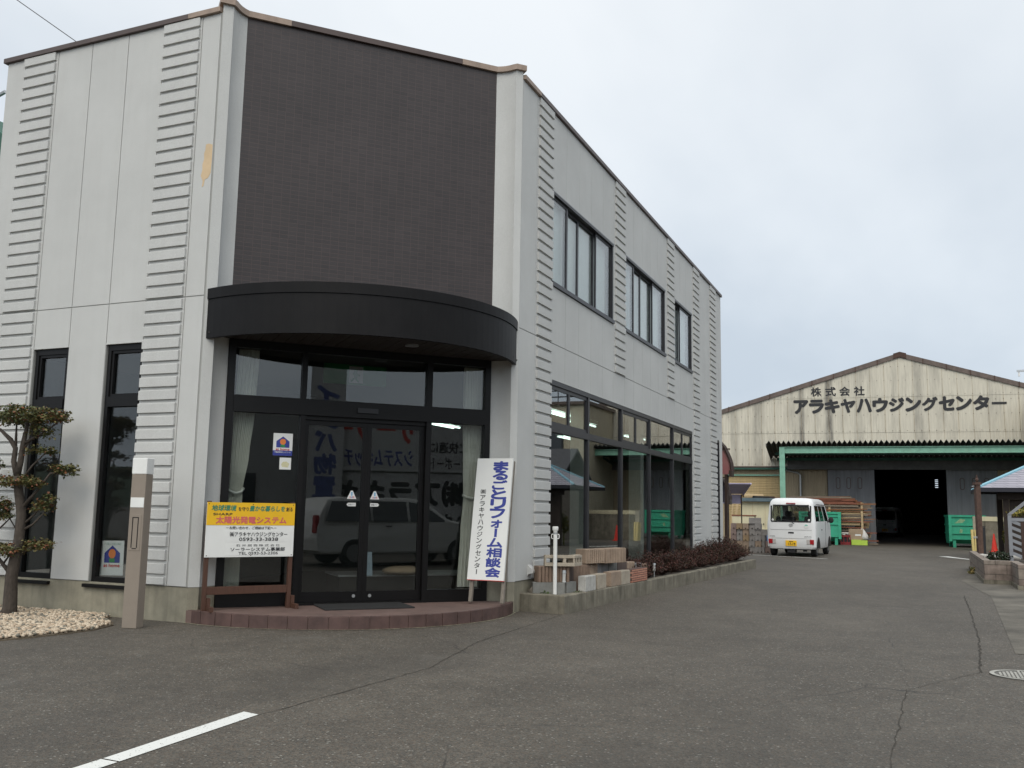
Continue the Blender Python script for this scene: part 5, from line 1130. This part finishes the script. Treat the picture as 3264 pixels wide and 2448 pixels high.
for ci, (x, y, n, c0_) in enumerate(cols):
    for dx in ((0, .2) if ci in (1, 2) else (0,)):
        colno += 1
        for k in range(n):
            c_ = c0_ if random.random() < .6 else random.choice('tgpy'); where = ('at the foot', 'low', 'in the middle', 'high', 'on top')[min(4, int(k*5/max(1, n)))]
            hb(c_, x+dx+.19+random.uniform(-.012, .012), y+random.uniform(-.05, .05), k*.192, 0, R(90+random.uniform(-4, 4)), f'{names[c_]} hollow block, {ORD[k]} from the ground in the {ORD[colno-1]} column behind the awning post')
hb('g', 2.22, 24.0, .962, 0, R(5), 'pale grey hollow block lying level on top of the stack by the awning post'); hb('g', 2.55, 24.1, .58, 0, R(-8), 'pale grey hollow block lying level on the lower right of the stack')
random.seed(12)
# cream shed with blue base and pipes on its roof
M['shedc'] = mat('shed_cream', (.58, .53, .36), .6, .06, 2, streak=.2); M['shedb'] = mat('shed_blue', (.05, .16, .42), .55, .1); M['shedroof'] = mat('shed_roof', (.09, .13, .15), .55, .2)
S = thing('storage_shed', 'cream painted storage shed with a blue base beside the white van', 'shed', (0, 35.4, 0), R(2))
b = MB(); b.box(.02, 2.2, .0, 1.0, .56, 1.80); b.build('wall', M['shedc'], S); b = MB(); b.box(.03, 2.19, .012, .99, 0, .555); b.build('base', M['shedb'], S)
b = MB(); b.box(-.18, 2.35, -.22, 1.1, 1.82, 1.90); b.box(-.2, 2.37, -.24, -.2, 1.84, 1.99); b.build('roof', M['shedroof'], S)
b = MB(); b.box(.02, 2.2, -.05, .0, .49, .60); b.build('ledge', M['shedc'], S); b = MB(); 
for x in (.55, 1.1, 1.65): b.box(x-.006, x+.006, -.006, 0, .62, 1.80)
b.build('panel_joint', M['lum2'], S); b = MB(); b.box(1.0, 1.05, -.03, 0, .80, .85); b.build('latch', M['black'], S)
def pipe(x, y, z, r, l, m_, lab, rz=0.):
    b = MB(); n = 20; vs = []
    for yy in (0, l):
        for rr in (r, r*.86):
            for i in range(n): a = 2*math.pi*i/n; vs.append((rr*math.cos(a), yy, rr*math.sin(a)))
    fs = []
    for i in range(n): j = (i+1) % n; fs += [(i, j, 2*n+j, 2*n+i), (n+j, n+i, 3*n+i, 3*n+j), (j, i, n+i, n+j), (2*n+i, 2*n+j, 3*n+j, 3*n+i)]
    b.add(vs, fs); o = b.build('pipe', m_, smooth=False); o.location = (x, y, z); o.rotation_euler = (0, 0, rz); tag(o, lab, 'pipe')
pipe(.14, 35.3, 2.05, .14, 1.0, M['lum2'], 'fat tan cardboard pipe lying on the shed roof', R(-50)); pipe(.62, 35.3, 2.0, .085, 1.2, M['rubber'], 'thin black pipe lying on the shed roof', R(-40))
for i, (x, lab) in enumerate(((.8, 'reddish scrap board among the pipes on the shed roof'), (1.1, 'brown scrap board at the right of the shed roof'))):
    b = MB(); b.box(0, .75, 0, .12, 0, .06); o = b.build('scrap_board', M['lumred'] if i else M['woodred']); o.location = (x, 35.4+i*.2, 1.92+i*.01); o.rotation_euler = (0, R(4*(1-2*i)), R(6)); tag(o, lab, 'board')
S = thing('cream_cabinet', 'pale cream cabinet with a brown top edge standing before the cream shed', 'cabinet', (-.05, 33.6, 0)); b = MB(); b.box(0, .95, 0, .5, 0, 1.17); b.build('case', M['shedc'], S, bevel=.01); b = MB(); b.box(-.02, .97, -.02, .52, 1.172, 1.22); b.build('top', M['lumred'], S)
for k, (x, t_) in enumerate(((-.25, .10), (-.12, .15), (-.02, .06))):
    b = MB(); b.box(0, .06, 0, .03, 0, 1.75); o = b.build('leaning_stick', M['lum2']); o.location = (x-.15, 34.6, 0); o.rotation_euler = (R(-4), t_, 0); tag(o, ('straight', 'most slanted', 'rightmost')[k]+' pale timber stick leaning by the left end of the cream shed', 'stick', 'timber sticks leaning by the shed')
# ------------------------------------------------------------------ right edge of the yard
S = thing('rusty_gate_post', 'weathered rusty brown gate post with a small finial at the right', 'post', (8.86, 18.71, 0), R(23)); S.scale = (.85, .85, 1)
b = MB(); b.box(-.07, .07, -.07, .07, 1.07, 2.13); b.box(-.075, .075, -.07, .07, -.05, 1.07); b.build('shaft', M['rust'], S, bevel=.004); b = MB(); b.box(-.1, .1, -.1, .1, 2.13, 2.16); b.box(-.085, .085, -.085, .085, 2.161, 2.2); b.build('cap', M['rust'], S); b = MB(); b.ball((0, 0, 2.26), (.05, .05, .06), 10, 8); b.cyl(0, 0, 2.31, 2.39, .03, .006); b.build('finial', M['rust'], S, smooth=True)
b = MB(); b.box(.078, .17, -.03, .03, .22, 1.05); b.box(-.02, .17, -.05, .05, 1.06, 1.08); b.build('gate_plate', M['black'], S); b = MB(); b.tube([(-.2, -.03, .77), (-.07, -.03, .78)], .014, 6); b.tube([(-.2, -.03, .80), (-.07, -.03, .81)], .01, 6); b.build('hinge', M['alum'], S); b = MB(); b.tube([(-.16, 0, 2.08), (-.05, 0, 2.10)], .014, 6); b.build('hook', M['alum'], S)
# low block planter wall at the right
S = thing('block_planter', 'low pinkish grey block planter wall at the right edge', 'planter', (8.6, 12.75, 0), 0)
def pbrick():
    ma, nt, b = newmat('planter_block'); n = nt.nodes; l = nt.links; b.inputs['Roughness'].default_value = .9
    tc = n.new('ShaderNodeTexCoord'); sp = n.new('ShaderNodeSeparateXYZ'); cb = n.new('ShaderNodeCombineXYZ'); l.new(tc.outputs['Object'], sp.inputs[0]); ad = n.new('ShaderNodeMath'); l.new(sp.outputs[0], ad.inputs[0]); l.new(sp.outputs[1], ad.inputs[1]); l.new(ad.outputs[0], cb.inputs[0]); l.new(sp.outputs[2], cb.inputs[1])
    br = n.new('ShaderNodeTexBrick'); br.offset = .5; br.inputs['Scale'].default_value = 1; br.inputs['Brick Width'].default_value = .4; br.inputs['Row Height'].default_value = .19; br.inputs['Mortar Size'].default_value = .006; br.inputs['Color1'].default_value = (.20, .155, .13, 1); br.inputs['Color2'].default_value = (.24, .205, .17, 1); br.inputs['Mortar'].default_value = (.09, .075, .06, 1); l.new(cb.outputs[0], br.inputs['Vector'])
    no = n.new('ShaderNodeTexNoise'); no.inputs['Scale'].default_value = 8; no.inputs['Detail'].default_value = 7; l.new(tc.outputs['Object'], no.inputs['Vector']); mr = n.new('ShaderNodeMapRange'); mr.inputs[1].default_value = .3; mr.inputs[2].default_value = .7; mr.inputs[3].default_value = .6; mr.inputs[4].default_value = 1.3; l.new(no.outputs[0], mr.inputs[0])
    mm = n.new('ShaderNodeMixRGB'); mm.blend_type = 'MULTIPLY'; mm.inputs[0].default_value = 1; l.new(br.outputs[0], mm.inputs[1]); l.new(mr.outputs[0], mm.inputs[2]); l.new(mm.outputs[0], b.inputs['Base Color']); return ma
M['pblock'] = pbrick()
b = MB(); b.box(0, .62, 0, .15, .08, .46); b.box(0, .14, .15, 5.8, .08, .45); b.box(.48, .62, -1.4, 0, .08, .455); b.build('block_wall', M['pblock'], S, bevel=.006)
b = MB(); b.box(-.02, .62, -.03, .15, -.05, .079); b.box(-.02, .14, .15, 5.8, -.05, .079); b.box(.46, .64, -1.4, -.03, -.05, .079); b.build('footing', M['conc'], S)
b = MB(); b.box(.14, 4, .15, 5.8, .0, .38); b.box(.62, 4, -1.4, .15, 0, .37); b.build('fill', M['soil'], S)
b = MB(); 
for _ in range(420): leaf(b, (random.gauss(0, .05), random.gauss(0, .12), abs(random.gauss(.02, .05))), .06, random.choice((0, 1)), 1.2)
o = b.build('dry_grass', [mat('dry_grass', (.30, .22, .08), .9, .3), mat('weed_green', (.10, .11, .03), .9, .3)]); o.location = (8.58, 16.3, .0); tag(o, 'yellowed dry grass tuft at the foot of the rusty post', 'grass tuft')
b = MB(); pad(b, (0, 0, 0), (.24, .3, .12), 900, .05, (.2, .8, 0)); o = b.build('dark_bush', [M['az3'], mat('bush_green', (.018, .034, .014), .7, .3, 20)]); o.location = (9.0, 14.6, .46); tag(o, 'dark green low bush in the block planter', 'bush')
# grey arched trellis gate
M['trel'] = mat('grey_trellis', (.24, .25, .27), .5, .1)
S = thing('arched_gate', 'grey painted gable-topped gate frame in the block planter', 'gate', (9.23, 14.5, .37))
b = MB(); b.box(-.035, .035, -.04, .04, 0, 1.0); b.build('post', M['trel'], S); b = MB(); b.box(.58, .65, -.04, .04, 0, 1.0); b.build('post', M['trel'], S)
b = MB(); b.xz([(-.04, 1.0), (.04, 1.0), (.31, 1.22), (.57, 1.0), (.65, 1.0), (.31, 1.30)], -.05, .05); b.build('arch', M['trel'], S); b = MB(); b.box(.036, .579, -.03, .03, .86, .93); b.build('top_rail', M['trel'], S)
b = MB()
for i in range(6): z = .05+i*.135; b.add([(.036, -.02, z+.10), (.20, -.02, z+.03), (.20, .02, z+.03), (.036, .02, z+.10), (.036, -.02, z+.17), (.20, -.02, z+.10), (.20, .02, z+.10), (.036, .02, z+.17)], [(0, 3, 2, 1), (4, 5, 6, 7), (0, 1, 5, 4), (1, 2, 6, 5), (2, 3, 7, 6), (3, 0, 4, 7)])
b.build('slats', M['trel'], S); b = MB(); b.box(.205, .4, -.03, .03, .06, .84); b.build('sample_door', mat('brown_door', (.055, .03, .022), .6, .2), S); b = MB(); b.box(.33, .36, -.04, -.031, .45, .72); b.build('door_handle', M['white'], S)
b = MB(); pad(b, (0, 0, 0), (.35, .3, .13), 700, .06, (.5, .5, 0)); o = b.build('yellow_shrub', [mat('leaf_yellow', (.30, .24, .04), .7, .3), mat('leaf_lime', (.12, .13, .03), .7, .3)]); o.location = (9.62, 15.4, 1.40); tag(o, 'yellow green foliage showing above the grey gate frame', 'shrub'); YM = o.data.materials
b = MB(); pad(b, (0, 0, 0), (.18, .3, .5), 1200, .06, (.15, .85, 0)); b.tube([(0, 0, -1.0), (0, 0, .2)], .03, 6, 1); o = b.build('tall_shrub', [YM[0], YM[1]]); o.location = (10.02, 25.0, .78); tag(o, 'yellow green upright shrub between the red cone and the gate frame', 'shrub')
# garden gazebo with blue edged shingle roof
M['shing'] = None
ma, nt, b = newmat('grey_shingle'); n = nt.nodes; l = nt.links; tc = n.new('ShaderNodeTexCoord'); sp = n.new('ShaderNodeSeparateXYZ'); cb = n.new('ShaderNodeCombineXYZ'); l.new(tc.outputs['Object'], sp.inputs[0]); ad = n.new('ShaderNodeMath'); l.new(sp.outputs[0], ad.inputs[0]); l.new(sp.outputs[1], ad.inputs[1]); l.new(ad.outputs[0], cb.inputs[0]); l.new(sp.outputs[2], cb.inputs[1])
br = n.new('ShaderNodeTexBrick'); br.inputs['Scale'].default_value = 1; br.inputs['Brick Width'].default_value = .34; br.inputs['Row Height'].default_value = .075; br.inputs['Mortar Size'].default_value = .006; br.inputs['Color1'].default_value = (.36, .34, .38, 1); br.inputs['Color2'].default_value = (.29, .28, .32, 1); br.inputs['Mortar'].default_value = (.10, .10, .11, 1); l.new(cb.outputs[0], br.inputs['Vector']); l.new(br.outputs[0], b.inputs['Base Color']); b.inputs['Roughness'].default_value = .8; M['shing'] = ma
M['skyblue'] = mat('blue_ridge', (.22, .42, .50), .5, .08)
S = thing('garden_gazebo', 'small garden gazebo with grey shingles and pale blue hips at the right edge', 'gazebo', (10.9, 25.4, 0)); h_ = 1.75; zt = 3.05; ze = 2.20
b = MB(); E_ = [(-h_, -h_, ze), (h_, -h_, ze), (h_, h_, ze), (-h_, h_, ze), (0, 0, zt)]; b.add(E_, [(0, 1, 4), (1, 2, 4), (2, 3, 4), (3, 0, 4)]); b.add([(x*.97, y*.97, ze-.01) for x, y, z in E_[:4]], [(3, 2, 1, 0)]); b.build('roof', M['shing'], S)
for c in E_[:4]: b = MB(); b.tube([c, (0, 0, zt)], .055, 6); b.build('hip', M['skyblue'], S)
b = MB(); b.box(-h_-.02, h_+.02, -h_-.05, -h_+.02, ze-.13, ze-.005); b.box(-h_-.05, -h_+.02, -h_+.02, h_, ze-.13, ze-.005); b.box(h_-.02, h_+.05, -h_+.02, h_, ze-.13, ze-.005); b.box(-h_+.02, h_-.02, h_-.02, h_+.05, ze-.13, ze-.005); b.build('gutter', mat('dark_gutter', (.02, .02, .028), .4, .1), S)
M['darkwood'] = mat('dark_wood', (.03, .02, .015), .7, .3, 8, stretch=(4, 4, .5))
b = MB(); b.box(-1.2, 1.4, -1.32, -1.24, 1.85, 2.05); b.build('beam', M['darkwood'], S)
for x in (-.98, 1.3):
    for y in (-1.2, 1.3): b = MB(); b.box(x-.08, x+.08, y-.08, y+.08, 0, 2.06); b.build('post', M['darkwood'], S)
b = MB(); b.box(-.88, 1.2, -1.16, -1.1, .1, 1.85); b.build('wall_boards', M['darkwood'], S)
# cone, yellow boards, low wall behind
M['conered'] = mat('cone_red', (.62, .035, .02), .45, .06)
S = thing('traffic_cone', 'red traffic cone standing by the low wall', 'traffic cone', (10.04, 31.8, 0)); b = MB(); b.cyl(0, 0, .03, .69, .115, .022, 20); b.build('cone_body', M['conered'], S, smooth=False); b = MB(); b.box(-.17, .17, -.17, .17, 0, .03); b.build('base', M['conered'], S, bevel=.01)
M['paleyel'] = mat('pale_yellow_board', (.62, .50, .20), .7, .1)
for k in range(2):
    b = MB(); b.box(0, .085, 0, .5, 0, .82); o = b.build('yellow_plank', M['paleyel']); o.location = (9.33+k*.09, 32.6, 0); o.rotation_euler = (R(-4), R(-1.5+2*k), 0); tag(o, ('left', 'right')[k]+' one of two pale yellow planks leaning beside the container', 'plank', 'yellow planks')
S = thing('low_yard_wall', 'low stained concrete yard wall with a pale coping behind the red cone', 'wall', (9.42, 33.3, 0)); b = MB(); b.box(.05, 3, 0, .15, 0, 1.15); b.build('wall_body', M['conc'], S); b = MB(); b.box(.03, 3, -.02, .17, 1.152, 1.33); b.build('coping', M['shedc'], S); b = MB(); b.box(-.0, .2, -.05, .17, 0, 1.335); b.build('pier', mat('pier_concrete', (.34, .31, .24), .9, .15), S)
# white stones by the planter
b = MB()
for _ in range(26): b.ball((random.uniform(-.4, .5), random.uniform(-.3, .3), .03), (random.uniform(.05, .11), random.uniform(.04, .08), .05), 7, 4, 0, .2)
o = b.build('white_stones', mat('white_stone', (.5, .48, .44), .9, .1)); o.location = (9.05, 16.3, .38); tag(o, 'white rubble stones in the planter behind the dark bush', 'stones', kind='stuff')
# ------------------------------------------------------------------ what the glass reflects: across the road and beyond the yard
M['beige'] = mat('beige_render', (.46, .41, .30), .85, .08, 2, streak=.25); M['tileroof'] = mat('dark_roof_tile', (.07, .07, .075), .5, .3, 9); M['winglass'] = mat('window_dark', (.03, .035, .04), .1, .1, spec=.7)
S = thing('beige_house', 'beige rendered two-storey house with roof railings right of the yard, reflected in the shop window', 'building', (12.4, 34.6, 0)); b = MB(); b.box(0, 12, 0, 10, 0, 6.4); b.build('wall', M['beige'], S); b = MB(); b.box(-.15, 12.15, -.15, 10.15, 6.4, 6.55); b.build('parapet', M['roofbrown'], S)
for z in (6.8, 7.1, 7.4): b = MB(); b.tube([(0, 0, z), (12, 0, z)], .03, 6); b.build('rail', M['black'], S)
for k in range(9): b = MB(); b.tube([(k*1.5, 0, 6.55), (k*1.5, 0, 7.4)], .025, 6); b.build('rail_post', M['black'], S)
for x in (1.2, 4.6, 8.4):
    for z in (1.1, 4.0):
        b = MB(); b.box(x, x+1.6, -.04, .0, z, z+1.2); f_ = b.build('window', M['framegrey'], S); b = MB(); b.box(x+.08, x+.76, -.05, -.041, z+.08, z+1.12); b.box(x+.84, x+1.52, -.05, -.041, z+.08, z+1.12); b.build('window_glass', M['winglass'], f_)
S = thing('tiled_house', 'low house with a dark tiled roof standing before the beige house', 'building', (11.8, 29.6, 0)); b = MB(); b.box(.4, 9, .4, 3.6, 0, 2.5); b.build('wall', M['woodgrey'], S); b = MB(); b.yz([(-.3, 2.4), (2.0, 3.9), (4.3, 2.4), (4.3, 2.52), (2.0, 4.05), (-.3, 2.52)], 0, 9.4); b.build('roof', M['tileroof'], S)
# shop opposite with the sign wall
M['signwhite'] = mat('sign_wall', (.55, .55, .54), .6, .05, 2); M['opp'] = mat('opposite_wall', (.42, .42, .41), .7, .08, 2)
oa = math.atan2(.866, .5); OX, OY = 14.2, -8.6
S = thing('opposite_shop', 'white shop with big mirrored lettering across the road, seen in the entrance glass', 'building', (OX, OY, 0), oa)
Mo = Matrix.Rotation(math.pi, 4, 'Z')      # its front looks back to the showroom: local +y side
b = MB(); b.box(-1.0, 14, -9, 0, 0, 4.3); b.build('wall', M['opp'], S); b = MB(); b.box(1.2, 14, .0, .12, 2.35, 4.25); b.build('sign_board', M['signwhite'], S); b = MB(); b.box(2.6, 8.6, .0, .05, .2, 2.3); b.build('lower_sign', M['signwhite'], S)
def OL(body, x_left, w_, z, h__, ma, bold=.02, y=.125): text(body, w_, h__, ma, T(x_left, y, z) @ Mo, 'lettering', S, bold=bold)
OL('システムキッチン', 4.5, 2.3, 2.48, .5, M['blue'], .035); OL('サーラー', 4.6, 2.4, 3.2, .8, M['redink'], .04); OL('ガス・カーポート', 6.9, 1.9, 2.45, .34, M['black']); OL('ときに快適に', 6.7, 1.7, 2.92, .34, M['black'])
OL('㈱アラキヤ', 6.2, 4.0, 1.35, .72, M['black'], .045, .055); OL('ハウジングセンター', 6.2, 4.0, .66, .46, M['black'], .03, .055)
b = MB(); b.box(1.45, 2.45, .3, .6, 0, 5.4); o = b.build('banner_pillar', M['signwhite'], S)
for i, ch in enumerate('イノバ物置'): text(ch, .6, .55, M['lblue'] if 0 else mat('faded_blue', (.10, .13, .30), .6), T(2.25, .605, 4.2-i*.66) @ Mo, 'pillar_lettering', S, bold=.04)
b = MB(); b.box(-.9, .0, .01, .06, .1, 2.2); b.build('shop_window', M['winglass'], S)
# silver estate car across the lot (behind the camera's right edge)
def estate(label, loc, rz):
    V = thing('estate_car', label, 'car', loc, rz); M_ = mat('pale_car_paint', (.70, .70, .67), .3, .03)
    prof = [(-2.1, .35), (-2.14, .62), (-2.12, .86), (-2.02, 1.2), (-1.86, 1.46), (-1.6, 1.50), (.1, 1.50), (.45, 1.44), (1.05, 1.02), (1.85, .88), (2.08, .74), (2.14, .42), (2.06, .28), (-2.0, .28)]
    def zone(pf, hw): return pf
    lev = []
    b = MB(); n = len(prof); rows = []
    for xx, sc_ in ((-.845, .0), (-.84, .0), (-.70, 1.), (.70, 1.), (.84, .0), (.845, 0.)): rows.append(xx)
    xs = (-.845, -.8, 0, .8, .845)
    vs = []
    for sx in (-1, 1):
        for y, z in prof:
            ins = .0 if z < .95 else (z-.95)*.32
            vs.append((sx*(.845-ins), y, z))
    fs = [tuple(range(n-1, -1, -1)), tuple(range(n, 2*n))]+[(i, (i+1) % n, n+(i+1) % n, n+i) for i in range(n)]
    b.add(vs, fs); b.build('body', M_, V, bevel=.05)
    for sx in (-1, 1):
        side = [(-1.95, .98), (-1.78, 1.40), (-.9, 1.42), (-.9, .98)], [(-.84, .98), (-.84, 1.42), (.0, 1.42), (.0, .98)], [(.06, .98), (.06, 1.42), (.4, 1.36), (.9, 1.02), (.9, .98)]
        for P in side:
            b = MB(); f_ = lambda z: sx*(.845-(z-.95)*.32+.006); k = len(P); b.add([(f_(z), y, z) for y, z in P], [tuple(range(k)) if sx < 0 else tuple(range(k-1, -1, -1))]); b.build('side_window', M['winglass'], V)
        b = MB(); b.box(min(sx*.60, sx*.80), max(sx*.60, sx*.80), -2.16, -2.08, .72, 1.1); b.build('tail_light', M['redlens'], V, bevel=.01)
        b = MB(); b.box(min(sx*.5, sx*.78), max(sx*.5, sx*.78), 2.0, 2.12, .62, .78); b.build('headlight', M['clearlens'], V, bevel=.01)
        for y in (-1.27, 1.28):
            b = MB(); b.tube([(sx*.66, y, .3), (sx*.86, y, .3)], .3, 24); w_ = b.build('wheel', M['tyre'], V); b = MB(); b.tube([(sx*.855, y, .3), (sx*.87, y, .3)], .19, 16); b.build('rim', M['rim'], w_)
        b = MB(); b.box(min(sx*.845, sx*.853), max(sx*.845, sx*.853), -.55, -.4, .86, .89); b.build('door_handle', M['black'], V)
    b = MB(); b.add([(-.62, -2.03, 1.0), (.62, -2.03, 1.0), (.6, -1.885, 1.4), (-.6, -1.885, 1.4)], [(0, 1, 2, 3)]); b.build('rear_window', M['winglass'], V); b = MB(); b.add([(-.65, 1.02, 1.05), (.65, 1.02, 1.05), (.62, .47, 1.44), (-.62, .47, 1.44)], [(0, 1, 2, 3)]); b.build('windscreen', M['winglass'], V)
    return V
estate('pale estate car parked across the lot, seen only mirrored in the entrance doors', (10.65, -2.5, 0), math.atan2(-.78, .63))
# dark hills closing the view, well outside the yard
M['hill'] = mat('wooded_hill', (.05, .07, .045), .95, .3, .05)
b = MB(); P = []
for i in range(61):
    a = math.pi*2*i/60; r = 260; P.append((r*math.cos(a), r*math.sin(a)+20, -1)); 
vs = []; n = 60
for i in range(n):
    a = math.pi*2*i/n; hh = 9+5*math.sin(a*3+1)+3*math.sin(a*7); 
    if math.sin(a) > .2: hh = 5
    vs += [(260*math.cos(a), 260*math.sin(a), -1), (300*math.cos(a), 300*math.sin(a), hh), (390*math.cos(a), 390*math.sin(a), -1)]
b.add(vs, [f for i in range(n) for f in ((3*i, 3*((i+1) % n), 3*((i+1) % n)+1, 3*i+1), (3*i+1, 3*((i+1) % n)+1, 3*((i+1) % n)+2, 3*i+2))]); tag(b.build('hills', M['hill']), kind='structure')
# ------------------------------------------------------------------ left edge: neighbour house, cable; right: pole
S = thing('neighbour_house', 'house with a green roof edge just showing behind the left end of the showroom', 'building', (-16.5, 8.2, 0)); b = MB(); b.box(0, 3.4, 0, 7, 0, 10.0); b.build('wall', M['opp'], S); b = MB(); b.xz([(-.4, 9.75), (3.5, 10.05), (1.2, 11.6), (-.4, 11.9)], -.5, 7.5); b.build('roof', M['dgreen'], S); b = MB(); b.box(2.9, 3.45, -.08, .0, 8.3, 8.9); f_ = b.build('window', M['framegrey'], S); b = MB(); b.box(2.95, 3.4, -.09, -.081, 8.35, 8.85); b.build('window_glass', M['winglass'], f_)
b = MB(); b.tube([(-.3, 1.2, 9.6), (-.3, 1.2, 12.85)], .04, 6); b.tube([(-.5, 1.2, 12.75), (.25, 1.2, 12.95)], .06, 6); b.build('antenna', M['alum'], S)
b = MB(); b.tube([(-15.32, 6.21, 15.55), (-13.31, 7.29, 14.02), (-11.97, 8.01, 13.0), (-9.29, 9.45, 10.96), (-3.4, 12.6, 7.1)], .011, 5); tag(b.build('overhead_cable', M['black']), 'thin black cable running down to the roof at the top left', 'cable')
S = thing('utility_pole', 'pale utility pole whose cross-arm tip shows above the warehouse roof at the right edge', 'pole', (13.5, 46.0, 0)); b = MB(); b.cyl(0, 0, 0, 10.5, .16, .12, 14); b.build('pole_shaft', M['conctop'], S); b = MB(); b.box(-1.1, .9, -.05, .05, 8.78, 8.88); b.build('crossarm', M['alum'], S)
for x in (-1.0, -.6, .7): b = MB(); b.cyl(x, 0, 8.55, 8.78, .05, .03, 8); b.build('insulator', M['white'], S)
# ------------------------------------------------------------------ inside the showroom
M['tube'] = emit('fluorescent_tube', (.80, 1.0, .92), 3.2)
for k, (x, y, rz, wh) in enumerate(((1.78, 6.85, 0, 'nearest, seen in the first upper shop pane'), (1.56, 8.75, 0, 'second along the shop window'), (1.6, 12.3, 0, 'at the far end by the shop window'), (.07, 12.2, 0, 'deep in the room, far end'), (-1.29, 8.45, 0, 'seen through the right entrance pane'))):
    S = thing('fluorescent_light', 'lit twin-tube fluorescent lamp inside, '+wh, 'ceiling lamp', (x, y, 2.95), rz, 'fluorescent lamps inside the showroom'); b = MB(); b.box(-.12, .12, -.62, .62, .03, .1); b.cyl(0, 0, .1, .17, .02, n=8); b.build('housing', M['white'], S)
    for s in (-.07, .07): b = MB(); b.tube([(s, -.6, .0), (s, .6, .0)], .018, 8); b.build('tube', M['tube'], S)
S = thing('sample_rack', 'display rack of white and blue catalogue panels inside the first shop window', 'rack', (1.95, 4.7, .16), R(90)); b = MB(); b.box(0, 1.0, 0, .4, 0, .9); b.build('counter', M['inwall'], S)
for k in range(5): b = MB(); b.box(.05+k*.17, .2+k*.17, .1, .13, 1.25, 1.85); b.build('panel', M['white'] if k < 4 else M['lblue'], S)
b = MB(); b.box(0, .03, .1, .4, .9, 1.95); b.box(.95, .98, .1, .4, .9, 1.95); b.box(.03, .95, .1, .13, 1.9, 1.95); b.box(.03, .95, .1, .4, 1.2, 1.23); b.build('frame', M['black'], S)
S = thing('display_case', 'low glass topped display table with a paper card inside the entrance', 'table', (1.0, 2.9, .16), ang); b = MB(); b.box(-.9, .9, -.35, .35, .0, .25); b.build('table_body', M['floor'], S); b = MB(); b.box(-.92, .92, -.37, .37, .251, .275); b.build('top', M['alum'], S)
b = MB(); b.box(0, .17, 0, .01, 0, .30); o = b.build('paper_card', mat('pale_card', (.35, .43, .5), .6, .1, 30)); o.location = cpt(2.1, .62, .44); o.rotation_euler = (R(-12), 0, ang); tag(o, 'pale blue card standing behind the right sliding door', 'card')
b = MB(); b.ball((0, 0, .05), (.28, .16, .06), 14, 7, 0, .12); o = b.build('folded_cloth', M['card'], smooth=True); o.location = cpt(2.7, .75, .44); o.rotation_euler = (0, 0, ang); tag(o, 'pale folded cloth lying on the display table inside the entrance', 'cloth')
S = thing('exit_sign', 'unlit green exit sign with running figure hanging behind the entrance transom', 'sign', tuple(cpt(2.05, 1.0, 2.9)), ang); b = MB(); b.box(-.42, .42, 0, .05, 0, .26); b.build('sign_box', M['inkgreen'], S); b = MB(); b.box(-.09, .1, -.003, 0, .02, .24); b.build('white_field', M['white'], S); b = MB(); b.xz([(-.02, .2), (.02, .2), (.02, .16), (.06, .12), (.03, .11), (.02, .08), (.05, .03), (.03, .03), (-.01, .08), (-.05, .03), (-.07, .04), (-.02, .1), (-.04, .14)], -.006, -.003); b.build('running_figure', M['inkgreen'], S)
